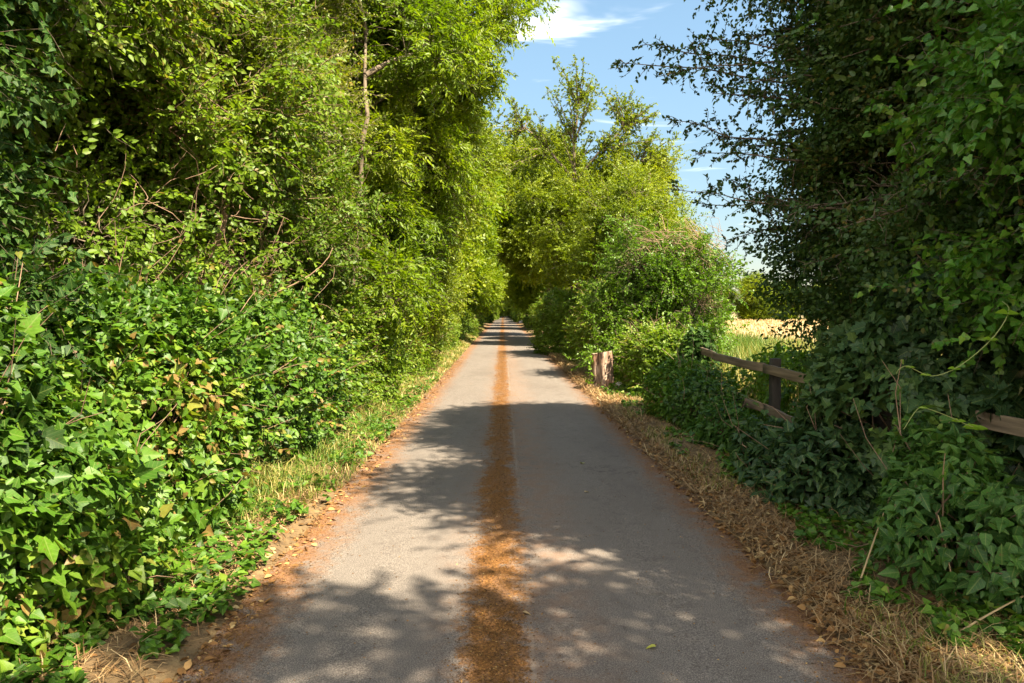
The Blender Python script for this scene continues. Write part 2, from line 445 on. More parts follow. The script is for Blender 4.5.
def road_material():
    m = bpy.data.materials.new('worn_asphalt'); t = nt(m); l = t.links.new
    def mth(op, a, b=None, c=None):
        n = node(t, 'ShaderNodeMath', operation=op)
        for k, v in enumerate((a, b, c)):
            if v is None: continue
            if hasattr(v, 'links'): l(v, n.inputs[k])
            else: n.inputs[k].default_value = v
        return n.outputs[0]
    def noise(scale, detail=4, stretch=None, rough=.6):
        n = node(t, 'ShaderNodeTexNoise'); n.inputs['Scale'].default_value = scale; n.inputs['Detail'].default_value = detail; n.inputs['Roughness'].default_value = rough
        if stretch:
            mp = node(t, 'ShaderNodeMapping'); mp.inputs[3].default_value = stretch; l(tc.outputs['Object'], mp.inputs[0]); l(mp.outputs[0], n.inputs[0])
        else: l(tc.outputs['Object'], n.inputs[0])
        return n.outputs[0]
    def mix(f, a, b, bt='MIX'):
        n = node(t, 'ShaderNodeMix', data_type='RGBA', blend_type=bt)
        for k, v in ((0, f), (6, a), (7, b)):
            if hasattr(v, 'links'): l(v, n.inputs[k])
            elif k == 0: n.inputs[0].default_value = v
            else: n.inputs[k].default_value = (*v, 1)
        return n.outputs[2]
    def sstep(v, a, b):
        n = node(t, 'ShaderNodeMapRange', interpolation_type='SMOOTHSTEP'); l(v, n.inputs[0]); n.inputs[1].default_value = a; n.inputs[2].default_value = b
        return n.outputs[0]
    tc = node(t, 'ShaderNodeTexCoord'); sx = node(t, 'ShaderNodeSeparateXYZ'); l(tc.outputs['Object'], sx.inputs[0])
    x = sx.outputs[0]
    big = noise(1.1, 4, (1, .35, 1)); mid = noise(7, 5); fine = noise(170, 3); speck = noise(420, 2)
    # stone grit
    vo = node(t, 'ShaderNodeTexVoronoi'); vo.inputs['Scale'].default_value = 150; l(tc.outputs['Object'], vo.inputs[0])
    rp = ramp(t, [(.30, (.040, .033, .029)), (.5, (.124, .105, .091)), (.70, (.26, .228, .198))]); l(fine, rp.inputs[0])
    col = mix(mth('MULTIPLY', sstep(speck, .55, .72), .5), rp.outputs[0], (.32, .28, .24))
    col = mix(mth('MULTIPLY', sstep(big, .42, .70), .35), col, (.080, .063, .053))
    # dark repaired patches, pale worn stones and a few fine cracks
    col = mix(mth('MULTIPLY', sstep(mid, .52, .70), .30), col, (.062, .050, .043))
    vc = node(t, 'ShaderNodeTexVoronoi', feature='DISTANCE_TO_EDGE'); vc.inputs['Scale'].default_value = .9
    dn = node(t, 'ShaderNodeTexNoise'); dn.inputs['Scale'].default_value = 5; dn.inputs['Detail'].default_value = 5; l(tc.outputs['Object'], dn.inputs[0])
    va = node(t, 'ShaderNodeVectorMath', operation='ADD'); vs = node(t, 'ShaderNodeVectorMath', operation='SCALE'); vs.inputs['Scale'].default_value = .5
    l(dn.outputs['Color'], vs.inputs[0]); l(vs.outputs[0], va.inputs[0]); l(tc.outputs['Object'], va.inputs[1]); l(va.outputs[0], vc.inputs[0])
    crack = mth('MULTIPLY', mth('SUBTRACT', 1, sstep(vc.outputs[0], .002, .009)), sstep(noise(.8, 3), .52, .62))
    col = mix(mth('MULTIPLY', crack, .6), col, (.05, .04, .033))
    # brown dust veil near the middle and edges
    wob = mth('MULTIPLY', mth('SUBTRACT', noise(2.2, 5, (1, .5, 1)), .5), .30)
    wob2 = mth('MULTIPLY', mth('SUBTRACT', noise(26, 5), .5), .26)
    xw = mth('ADD', mth('ADD', x, mth('MULTIPLY', wob, 1.0)), wob2)
    dc = mth('ABSOLUTE', mth('SUBTRACT', xw, .10))
    veil = mth('MULTIPLY', mth('SUBTRACT', 1, sstep(dc, .12, .60)), mth('ADD', .12, mth('MULTIPLY', sstep(mid, .35, .65), .50)))
    col = mix(veil, col, (.19, .115, .075))
    fm = mth('ADD', mth('MULTIPLY', fine, .5), mth('MULTIPLY', noise(70, 5), .5))
    mossc = ramp(t, [(.32, (.044, .019, .008)), (.47, (.140, .060, .016)), (.62, (.27, .122, .034)), (.75, (.42, .25, .09))]); l(fm, mossc.inputs[0])
    dm = mth('ABSOLUTE', mth('ADD', xw, .035))
    moss = mth('MULTIPLY', mth('SUBTRACT', 1, sstep(dm, .10, .215)), mth('MULTIPLY', sstep(mth('ADD', mid, mth('MULTIPLY', mth('SUBTRACT', .18, dm), 1.2)), .38, .64), mth('ADD', .72, mth('MULTIPLY', sstep(noise(2.4, 5, (1.6, .45, 1)), .40, .56), .28))))
    col = mix(moss, col, mossc.outputs[0])
    # pale construction seam beside the moss
    seam = mth('MULTIPLY', mth('SUBTRACT', 1, sstep(mth('ABSOLUTE', mth('SUBTRACT', mth('ADD', x, mth('MULTIPLY', wob2, .12)), .135)), .006, .018)), sstep(noise(3, 4, (1, .3, 1)), .44, .62))
    col = mix(mth('MULTIPLY', seam, .32), col, (.27, .23, .19))
    # litter washed to the edges
    ew = mth('ADD', mth('ADD', x, wob), mth('MULTIPLY', wob2, 1.4))
    el = sstep(mth('MULTIPLY', ew, -1), .98, 1.34); er = sstep(ew, 1.22, 1.62)
    edge = mth('MULTIPLY', mth('MAXIMUM', el, er), sstep(mid, .28, .55))
    edgec = ramp(t, [(.32, (.075, .038, .020)), (.5, (.17, .080, .036)), (.68, (.30, .165, .07))]); l(fm, edgec.inputs[0])
    col = mix(edge, col, edgec.outputs[0])
    pb = node(t, 'ShaderNodeBsdfPrincipled'); pb.inputs['Roughness'].default_value = .88; pb.inputs['Specular IOR Level'].default_value = .25
    l(col, pb.inputs['Base Color'])
    b = node(t, 'ShaderNodeBump'); b.inputs['Strength'].default_value = .55; b.inputs['Distance'].default_value = .006
    hgt = mth('ADD', mth('MULTIPLY', fine, .6), mth('MULTIPLY', mth('MULTIPLY', fm, mth('MAXIMUM', moss, edge)), 2.5))
    l(mth('ADD', hgt, mth('MULTIPLY', vo.outputs[0], .5)), b.inputs['Height']); l(b.outputs[0], pb.inputs['Normal'])
    o = node(t, 'ShaderNodeOutputMaterial'); l(pb.outputs[0], o.inputs[0])
    return m
M['road'] = road_material()

def build_ground():
    g = sheet('ground', np.linspace(-700, 700, 29), np.linspace(-200, 1200, 29), lambda X, Y: X * 0 - .012, M['soil']); tag(g, kind='structure')
    ys = np.concatenate([np.arange(-8, 30, .12), np.arange(30, 90, .5), np.arange(90, 157, 3)])
    # road strip with an uneven edge
    k = np.linspace(0, 1, 25)
    Y = ys[:, None] * np.ones(25)
    n = lambda s, sc_: (vnoise(np.stack([ys, ys * 0, ys * 0 + s], 1), sc_, s) - .5)
    xl = -1.47 + n(1, .6) * .16 + n(2, 4) * .07 - .0016 * np.clip(ys - 10, 0, 60); xr = 1.66 + n(3, .5) * .14 + n(4, 4) * .06 + .004 * np.clip(ys - 16, 0, 60)
    X = xl[:, None] + (xr - xl)[:, None] * k
    Z = .004 + .022 * (1 - ((X - .1) / 1.65) ** 2)
    V = np.stack([X, Y, Z], -1).reshape(-1, 3)
    i = np.arange(len(ys) - 1)[:, None] * 25 + np.arange(24)[None]
    F = np.concatenate([np.stack([i, i + 1, i + 26], -1).reshape(-1, 3), np.stack([i, i + 26, i + 25], -1).reshape(-1, 3)])
    m = MB(); m.add(V, F); tag(m.build('road', M['road'], smooth=True), kind='structure')
    for nm, x0, x1, sd in (('left_verge', -4.2, -1.30, 5), ('right_verge', 1.50, 3.4, 6)):
        xs = np.linspace(x0, x1, 30)
        def zf(X, Y, x0=x0, x1=x1, sd=sd):
            e = np.minimum(np.abs(X - (x1 if x0 < 0 else x0)), np.abs(X - (x0 if x0 < 0 else x1)))
            P = np.stack([X, Y, X * 0], -1)
            return -.010 + np.clip(e / .5, 0, 1) * (.035 + .06 * vnoise(P, 1.5, sd) + .03 * vnoise(P, 6, sd))
        tag(sheet(nm, xs, ys, zf, M['soil']), kind='structure')
    f = sheet('field', np.linspace(3.6, 320, 60), np.linspace(-20, 420, 80), lambda X, Y: .002 + 0 * X + .0 * Y + np.clip((X - 3.6) / 1, 0, 1) * (.05 * vnoise(np.stack([X, Y, X * 0], -1), .3, 3)), M['field']); tag(f, kind='structure')
build_ground()

def blades(mb, P, h, rng, lean=.5, w=.006, rnd=None):
    """curved grass blades, three triangles each"""
    n = len(P); a = rng.uniform(0, 2 * np.pi, n); d = np.stack([np.cos(a), np.sin(a), a * 0], 1); s = np.stack([-np.sin(a), np.cos(a), a * 0], 1)
    ln = (lean * rng.uniform(.3, 1.5, n))[:, None]; h = h[:, None]
    m = P + d * h * ln * .35 + np.array([0, 0, 1.]) * h * .6; e = P + d * h * ln + np.array([0, 0, 1.]) * h * (1 - .25 * np.minimum(ln, 2))
    w = np.broadcast_to(w, (n,))[:, None]
    V = np.stack([P - s * w, P + s * w, m - s * w * .7, m + s * w * .7, e], 1)
    f = np.array([(0, 1, 3), (0, 3, 2), (2, 3, 4)], np.int32)
    mb.add(V, f[None] + (np.arange(n, dtype=np.int32) * 5)[:, None, None], np.repeat(rnd if rnd is not None else rng.random(n), 3))

def scatter_depth(rng, n, y0, y1, x0, x1, pw=1.7):
    t = rng.random(n) ** pw
    return np.stack([rng.uniform(x0, x1, n), y0 + (y1 - y0) * t, np.full(n, .02)], 1)

def build_ground_cover():
    rng = np.random.default_rng(5)
    # left verge: dry and green grass mixed
    m = MB(); P = scatter_depth(rng, 60000, 4.2, 60, -2.7, -1.42, 1.6)
    dens = vnoise(P, .9, 3) * .6 + vnoise(P, 3.1, 4) * .4 + .18 * np.clip((P[:, 1] - 7.5) / 4, -1, 1)
    P = P[(dens > .44) & (rng.random(len(P)) < np.clip((-1.25 - P[:, 0]) / .35, .12, 1))]
    hh = rng.uniform(.04, .22, len(P)) * (.6 + .8 * vnoise(P, 1.7, 44)) * np.clip((-1.25 - P[:, 0]) / .5, .3, 1.3)
    rn = np.clip(vnoise(P, 1.6, 8) * 1.1 + rng.normal(-.02, .26, len(P)), 0, 1)
    blades(m, P, hh, rng, .8, np.clip(.0022 + P[:, 1] * .0003, .003, .012), rn)
    tag(m.build('verge_grass', M['grass']), 'yellowing grass along the left verge of the lane', 'grass', kind='stuff')
    # straw and dead stalks on the right verge
    m = MB(); P = np.concatenate([scatter_depth(rng, 44000, 2.2, 26, 1.55, 2.75, 1.7), scatter_depth(rng, 22000, 2.4, 16, -2.5, -1.45, 1.6)])
    P = P[rng.random(len(P)) < np.clip((np.abs(P[:, 0]) - 1.50) / .25, .15, 1)]
    P[:, 2] = rng.uniform(.02, .09, len(P))
    a = rng.uniform(0, 2 * np.pi, len(P)); D = np.stack([np.cos(a), np.sin(a), rng.normal(.05, .22, len(P))], 1)
    n = len(P); L = rng.uniform(.04, .20, n); s = np.stack([-D[:, 1], D[:, 0], 0 * a], 1); w = np.clip(.0012 + P[:, 1] * .00035, .0016, .008)[:, None]
    c = P + D * L[:, None] * .5 + np.stack([0 * a, 0 * a, rng.uniform(0, .03, n)], 1); e = P + D * L[:, None] + s * rng.normal(0, .02, (n, 1))
    V = np.stack([P - s * w, P + s * w, c - s * w, c + s * w, e], 1); V[:, :, 2] = np.maximum(V[:, :, 2], .012)
    f = np.array([(0, 1, 3), (0, 3, 2), (2, 3, 4)], np.int32)
    m.add(V, f[None] + (np.arange(n, dtype=np.int32) * 5)[:, None, None], np.repeat(np.clip(rng.normal(.4, .25, n), 0, 1), 3))
    tag(m.build('dry_straw', M['straw']), 'dry straw and dead stalks matted over the verges', 'straw', kind='stuff')
    # thin grass on the right verge
    m = MB(); P = scatter_depth(rng, 14000, 2.6, 40, 1.72, 2.6, 1.7); P = P[vnoise(P, 1.3, 12) > .5]
    blades(m, P, rng.uniform(.04, .17, len(P)), rng, .9, np.clip(.002 + P[:, 1] * .0003, .003, .01), np.clip(rng.normal(.55, .3, len(P)), 0, 1))
    tag(m.build('sparse_grass', M['grass']), 'sparse half dry grass tufts on the right verge', 'grass', kind='stuff')
    # fallen leaves
    m = MB()
    P = np.concatenate([scatter_depth(rng, 46000, 2.2, 26, 1.50, 2.8, 1.8), scatter_depth(rng, 15000, 2.4, 24, -2.6, -1.2, 1.7)])
    k = np.clip(np.where(P[:, 0] > 0, (P[:, 0] - 1.50) / .3, (-1.15 - P[:, 0]) / .35), .05, 1); P = P[rng.random(len(P)) < k]
    P[:, 2] = rng.uniform(.02, .075, len(P)) * np.clip((np.abs(P[:, 0]) - 1.4) / .3, .25, 1); n = len(P)
    leaves(m, P, rng.normal(size=(n, 3)) * np.array([1, 1, .25]), rng.normal(size=(n, 3)) * .4 + np.array([0, 0, 1.]), rng.uniform(.018, .060, n), 'oval', rng.beta(1.3, 1.5, n))
    tag(m.build('leaf_litter', M['litter']), 'brown fallen leaves lying along both verges', 'leaf litter', kind='stuff')
    # crumbs of moss and blossom on the road
    m = MB()
    n = 34000; P = np.concatenate([
        np.stack([rng.normal(-.035, .095, n), 2.3 + 24 * rng.random(n) ** 1.8, np.full(n, .030)], 1),
        np.stack([-1.45 + np.abs(rng.normal(0, .17, 14000)), 2.3 + 20 * rng.random(14000) ** 1.7, np.full(14000, .012)], 1),
        np.stack([1.62 - np.abs(rng.normal(0, .13, 9000)), 2.3 + 20 * rng.random(9000) ** 1.7, np.full(9000, .012)], 1),
        np.stack([rng.uniform(-1.4, 1.6, 2600), 2.3 + 14 * rng.random(2600) ** 1.6, np.full(2600, .027)], 1)])
    n = len(P); P[:, 2] = .008 + .022 * (1 - ((P[:, 0] - .1) / 1.65) ** 2)
    leaves(m, P, rng.normal(size=(n, 3)) * np.array([1, 1, .12]), rng.normal(size=(n, 3)) * .3 + np.array([0, 0, 1.]), rng.uniform(.005, .014, n) * (1 + P[:, 1] * .03), 'chip', np.clip(rng.beta(1.6, 2.2, n), 0, 1))
    tag(m.build('moss_crumbs', M['moss']), 'rusty moss crumbs strewn down the middle and edges of the lane', 'moss', kind='stuff')
    # ground ivy and weeds creeping out of the left hedge
    m = MB(); P = np.concatenate([scatter_depth(rng, 17000, 2.6, 17, -2.4, -1.42, 1.5), scatter_depth(rng, 16000, 2.6, 15, 1.85, 2.7, 1.5)])
    P = P[(vnoise(P, 2.0, 21) * .6 + vnoise(P, 5, 22) * .4 + (np.abs(P[:, 0]) - np.where(P[:, 0] > 0, 2.25, 1.75)) * .45 > .43)]; n = len(P); P[:, 2] = rng.uniform(.03, .14, n)
    leaves(m, P, rng.normal(size=(n, 3)) * np.array([1, 1, .35]), rng.normal(size=(n, 3)) * .45 + np.array([0.1, 0, 1.]), rng.uniform(.025, .07, n), 'ivy', np.clip(rng.normal(.5, .22, n), 0, 1))
    tag(m.build('ground_ivy', M['ivy']), 'low ivy creeping over the soil at the foot of both hedges', 'ground cover', kind='stuff')
    # tall weeds of the field edge beyond the fence
    m = MB(); P = np.stack([rng.uniform(3.5, 9.5, 30000), 7 + 22 * rng.random(30000) ** 1.3, np.full(30000, .03)], 1)
    P = P[vnoise(P, .7, 31) > .28]
    blades(m, P, rng.uniform(.3, .95, len(P)), rng, .35, np.clip(.004 + P[:, 1] * .0003, .005, .012), np.clip(vnoise(P, .6, 33) * .8 + rng.normal(-.02, .18, len(P)), 0, 1))
    tag(m.build('field_grass', M['grass']), 'tall green and straw grass at the field edge beyond the fence', 'grass', kind='stuff')
    m = MB(); P = np.stack([rng.uniform(6, 60, 30000), 22 + 85 * rng.random(30000) ** 1.2, np.full(30000, .03)], 1)
    blades(m, P, rng.uniform(.15, .4, len(P)), rng, .5, .02 + P[:, 1] * .0004, np.clip(rng.normal(.85, .12, len(P)), 0, 1))
    tag(m.build('stubble', M['straw']), 'pale dry grass covering the open field on the right', 'grass', kind='stuff')
build_ground_cover()

# ------------------------------------------------------------------ left side
A = np.array
def keep_front(xc, drop=.75):
    """thin out what faces away from the lane"""
    return lambda P, u, rng: ((u[:, 0] * np.sign(-xc) < -.25) & (rng.random(len(P)) < drop))

LF = (1, -.25, .2)       # what the lane sees of the left hedge
make_mound('ivy_mound', 'large-leaved glossy ivy mound in the near corner of the left hedge', 'ivy', (-3.20, 3.1, 0), 1.35, 1.25, 1.62, 34000,
           [('ivy', .62, .060), ('maple', .05, .09), ('oval', .33, .048)], M['ivy'], 11, 'ivy mounds along the left verge', front=LF, shoots=50)
make_mound('ivy_mound', 'ivy mound with pale lime young leaves, second along the left verge', 'ivy', (-3.25, 5.4, 0), 1.35, 1.45, 1.72, 30000,
           [('ivy', .56, .064), ('oval', .38, .055), ('maple', .05, .09)], M['ivy'], 12, 'ivy mounds along the left verge', front=LF, shoots=60, rshift=.06, spr=(260, 'elder'))
make_mound('ivy_mound', 'low ivy and elder mound below the leaning bare-stemmed tree on the left', 'ivy', (-3.30, 8.0, 0), 1.40, 1.6, 1.80, 32000,
           [('ivy', .5, .060), ('oval', .5, .055)], M['ivy'], 13, 'ivy mounds along the left verge', front=LF, shoots=60, rshift=.1, spr=(520, 'elder'))
make_mound('hedge_shrub', 'bright green hedge shrub on the left where the dry grass verge begins', 'shrub', (-3.10, 11.2, 0), 1.35, 1.8, 1.9, 30000,
           [('oval', .7, .065), ('ivy', .3, .06)], M['elder'], 14, 'shrubs of the left hedge', front=LF, shoots=50, spr=(700, 'elder'))
hs = make_mound('hedge_shrub', 'hedge shrub behind the widest patch of yellow verge grass on the left', 'shrub', (-3.25, 15.0, 0), 1.35, 2.2, 2.2, 26000,
           [('oval', .8, .075), ('ivy', .2, .07)], M['elder'], 15, 'shrubs of the left hedge', front=LF, shoots=40, spr=(900, 'elder'))

# ivy-clad trunk by the left edge
def ivy_lobes(rng, z0, z1, r, n, wob=.25):
    z = np.linspace(z0, z1, n); return np.stack([rng.normal(0, wob, n), rng.normal(0, wob, n), z], 1), rng.uniform(r * .8, r * 1.25, n)
r_ = np.random.default_rng(3)
SPEC['ivy_small'] = dict(SPEC['ivy'], leaf=.058, n=11)
C, Rr = ivy_lobes(r_, 1.5, 5.2, .62, 10)
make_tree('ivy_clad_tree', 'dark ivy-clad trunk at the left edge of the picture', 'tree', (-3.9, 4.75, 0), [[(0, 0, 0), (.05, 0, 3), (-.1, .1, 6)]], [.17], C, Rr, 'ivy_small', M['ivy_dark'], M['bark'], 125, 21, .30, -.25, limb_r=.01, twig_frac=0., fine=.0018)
C, Rr = ell_lobes(r_, (.75, .2, 4.0), (1.45, 1.7, 1.7), 18, .45, .75)
C = np.vstack([C, [(1.3, -.3, 2.2), (1.2, .7, 2.1), (1.1, 1.6, 2.2)]]); Rr = np.append(Rr, [.5, .5, .5])
make_tree('elder_tree', 'elder with lime green leaves behind the ivy-clad trunk', 'tree', (-4.9, 6.3, 0), [[(0, 0, 0), (.2, 0, 2.2), (.5, .1, 4.6)], [(.1, .1, 0), (-.3, .3, 2.5), (-.4, .2, 4.5)]], [.09, .07], C, Rr, 'elder', M['elder'], M['bark'], 105, 22, .33, .25)

# leaning bare-stemmed tree with a tangle of dry twigs
def tangle(cm, tm, rng):
    for k in range(16):
        a = rng.uniform(0, 6.28); b = A([.35 + rng.normal(0, .3), -.3 + rng.normal(0, .6), rng.uniform(1.0, 1.7)])
        e = b + A([math.cos(a) * .8, math.sin(a) * .8, rng.uniform(.5, 1.6)])
        tube(tm, curve(b, (b + e) / 2 + rng.normal(0, .2, 3), e), np.linspace(.011, .004, 7), 5)
    n = 520
    b = A([.62, -.35, 2.25]) + rng.normal(size=(n, 3)) * A([.38, .75, .36]); e = b + rng.normal(size=(n, 3)) * .26
    bent_twigs(tm, b, e, .0038, .0015, rng, .3)
    m = 300; P = A([.85, -.4, 2.3]) + rng.normal(size=(m, 3)) * A([.35, .8, .42]); put_sprays(cm, None, P, rng.normal(size=(m, 3)) + A([.6, -.5, .2]), rng.normal(size=(m, 3)) * .4 + A([.5, -.3, .8]), rng, rnd=np.clip(rng.normal(.5, .2, m), 0, 1), **SPEC['elder'])
C, Rr = ell_lobes(r_, (.30, -.2, 3.95), (1.25, 1.9, 1.05), 21, .42, .68)
C = np.vstack([C, [(1.2, 1.3, 2.5), (1.1, 2.0, 2.2), (1.3, 2.1, 3.0), (.9, 1.5, 3.2)]]); Rr = np.append(Rr, [.45, .55, .6, .55])
make_tree('leaning_elder', 'leaning elder with bare reddish stems and dry twigs under its crown', 'tree', (-3.85, 8.1, 0),
          [[(.1, -.3, 0), (.55, -.5, 1.6), (.95, -.45, 2.5), (1.0, -.3, 3.6)], [(.05, .2, 0), (-.25, .3, 1.8), (-.5, .3, 3.6)], [(0, -.2, 0), (.0, -.5, 2), (.2, -.9, 3.4)]], [.075, .06, .05],
          C, Rr, 'elder', M['elder'], M['twig'], 115, 23, .36, .3, extra=tangle, zmin=1.5, flat=.7)

C, Rr = ell_lobes(r_, (.7, -.1, 5.3), (2.1, 2.8, 3.1), 38, .5, .85, .5)
C = np.vstack([C, [(1.5, .6, 2.7), (1.5, 1.6, 2.4), (1.7, 1.2, 3.3), (1.3, -.3, 3.2)]]); Rr = np.append(Rr, [.65] * 4)
make_tree('hawthorn', 'tall olive yellow hawthorn with pale crossing branches on the left', 'tree', (-4.5, 9.6, 0),
          [[(0, 0, 0), (.1, 0, 3), (.8, -.6, 7.6)], [(0, .1, 0), (.3, .3, 2.6), (.9, .9, 7)], [(0, 0, 1.5), (-.3, -.6, 4), (-.2, -1.6, 7)], [(1.2, -1.2, 2.2), (1.65, -1.9, 4.2), (1.5, -2.0, 5.6)]], [.12, .09, .07, .05],
          C, Rr, 'hawthorn', M['hawthorn'], M['bark_pale'], 185, 24, .36, .25, limb_r=.04, back=keep_front(-1), rshift=.05)

C, Rr = ell_lobes(r_, (1.35, .6, 5.9), (2.2, 2.8, 3.8), 44, .5, .9, .5)
C = np.vstack([C, [(3.55, .6, 6.9), (3.8, 1.2, 7.6), (3.3, 1.5, 6.3), (2.8, 2.2, 5.5), (2.6, 1.2, 5.0), (1.5, 0, 2.6), (1.6, 1.6, 2.6), (1.0, -1.3, 2.5), (1.8, 1.0, 3.6), (1.7, -.6, 3.3), (1.9, 2.2, 3.3), (2.2, 1.2, 4.4), (2.0, -1.3, 1.9), (2.1, .2, 2.3), (2.1, 1.5, 2.0), (2.3, .8, 3.2), (2.0, -.6, 4.2)]]); Rr = np.append(Rr, [.6, .6, .6, .65, .6, .7, .7, .7, .8, .7, .7, .7, .6, .6, .6, .6, .6])
ash = make_tree('ash_tree', 'feathery bright green ash leaning over the lane on the left', 'tree', (-4.1, 13.0, 0),
          [[(0, 0, 0), (.1, 0, 4), (.9, .4, 9)], [(.9, -.2, 0), (.95, -.2, 2.4), (1.6, .2, 7)], [(-.4, .5, 0), (.1, .8, 3), (1.2, 1.6, 8)], [(1.75, -1.75, 0), (1.85, -1.9, 2.4), (2.0, -1.9, 4.4), (1.9, -1.2, 6)]], [.12, .07, .08, .06],
          C, Rr, 'ash', M['ash'], M['bark'], 150, 25, .34, .1, limb_r=.04, back=keep_front(-1))

C, Rr = ell_lobes(r_, (1.25, .2, 4.8), (2.1, 2.8, 4.3), 46, .55, .95, .45)
C = np.vstack([C, [(1.3, -1, 1.6), (1.4, .4, 1.5), (1.2, 1.6, 1.6), (2.7, -1.6, 6.3), (2.8, -.8, 5.3), (2.6, -2.0, 4.3), (2.4, -2.2, 5.4), (2.3, -1.6, 3.2)]]); Rr = np.append(Rr, [.8, .8, .8, .8, .8, .8, .8, .7])
map_ = make_tree('field_maple', 'yellow green field maple standing just beyond the ash on the left', 'tree', (-3.95, 17.6, 0),
          [[(0, 0, 0), (.1, 0, 3), (.6, .2, 8.5)], [(.2, .3, 0), (.8, .8, 4), (1.2, 1, 7)]], [.12, .07],
          C, Rr, 'maple', M['maple'], M['bark'], 105, 26, .33, .2, back=keep_front(-1), rshift=.05, fine=.002)

# distant kinds, made once with bigger leaf clumps and then copied
rf = np.random.default_rng(8)
C, Rr = ell_lobes(rf, (.6, 0, 5.3), (2.5, 3.0, 4.3), 34, .8, 1.25, .45)
far_a = make_tree('roadside_tree', 'leafy lime green tree right behind the field maple on the left', 'tree', (-3.95, 23, 0), [[(0, 0, 0), (.1, 0, 3), (.3, 0, 8.5)]], [.15], C, Rr, 'far', M['ash'], M['bark'], 62, 31, .33, .2, 'trees lining the lane', fine=0, twig_frac=.05)
C, Rr = ell_lobes(rf, (.4, 0, 4.8), (2.3, 2.6, 3.9), 30, .75, 1.15, .45)
far_b = make_tree('roadside_tree', 'olive tree on the left, first where the lane narrows in the distance', 'tree', (-3.9, 30, 0), [[(0, 0, 0), (.1, .1, 3), (.2, 0, 8)]], [.14], C, Rr, 'far', M['maple'], M['bark'], 62, 32, .35, .2, 'trees lining the lane', fine=0, twig_frac=.05)
C, Rr = ell_lobes(rf, (.9, 0, 6.9), (3.7, 3.4, 3.9), 44, .9, 1.35, .45)
far_c = make_tree('overhanging_tree', 'dense yellow green tree on the right arching over the lane', 'tree', (2.75, 43, 0), [[(0, 0, 0), (0, 0, 3), (-.5, 0, 9)]], [.30], A([-1, 1, 1]) * C * A([1, 1, 1.12]), Rr, 'far', M['maple'], M['bark'], 62, 33, .36, .1, rshift=.05, fine=0, twig_frac=.05)

back = 'screen of trees behind the left hedge'
for k, (x, y, rz, s, o, lab) in enumerate([
    (-7.2, 7.0, 1.2, 1.0, far_b, 'shaded tree filling the gaps behind the elder trees on the left'),
    (-7.4, 11.6, 2.9, 1.08, far_a, 'tall tree showing through the crown of the olive hawthorn'),
    (-7.2, 16.5, 4.2, 1.1, far_b, 'tall tree showing through the crown of the bright ash')]):
    dup(o, (x, y, 0), rz, lab, back, s)

far_l = 'distant tree in the left row where the lane fades to a dot'
for k, (x, y, rz, s, o, lab) in enumerate([
    (-3.7, 36, .3, 1.0, far_a, 'pale lime tree on the left opposite the tree that arches over the lane'),
    (-3.7, 43, -.4, .95, far_b, far_l), (-3.2, 51, .2, 1.05, far_a, far_l), (-3.2, 60, .6, 1.05, far_b, far_l),
    (-3.3, 70, -.3, 1.05, far_a, far_l), (-3.3, 82, .1, 1.1, far_b, far_l), (-3.4, 96, .5, 1.1, far_a, far_l), (-3.4, 112, -.2, 1.15, far_b, far_l)]):
    dup(o, (x, y, 0), rz, lab, 'trees lining the lane', s)
ls = 'small distant shrub at the foot of the left tree row'
for k, (x, y, rz, s, lab) in enumerate([
    (-3.4, 19.3, .5, (1, 1, .95), 'hedge shrub on the left at the foot of the field maple'), (-3.2, 24, 2.9, (1, 1, .9), 'hedge shrub on the left with a dark hollow beside it'), (-3.2, 29, .2, (1, 1, 1), ls),
    (-3.1, 35, 3.3, (1, 1.1, 1), ls), (-3.1, 42, .3, (1, 1.2, 1), ls), (-3.1, 50, 3.1, (1, 1.4, 1), ls), (-3.1, 60, .1, (1, 1.6, 1.1), ls), (-3.1, 72, 3.2, (1, 1.8, 1.2), ls)]):
    dup(hs, (x, y, 0), rz, lab, 'shrubs of the left hedge', s)

def wild(C, Rr, n, l0, l1, ls=1.5, up=.5, n2=12):
    def f(cm, tm, rng):
        for k in range(n):
            i = rng.integers(0, len(C)); u = nrm(rng.normal(size=3) + A([0, 0, up])); p0 = C[i] + u * Rr[i] * .5
            feather(cm, tm, rng, p0, p0 + u * (Rr[i] * .5 + rng.uniform(l0, l1)), .12, n2=n2, l2=.6, rad=.012, spread=.75, ls=ls, dn=26, tw=1.3)
    return f

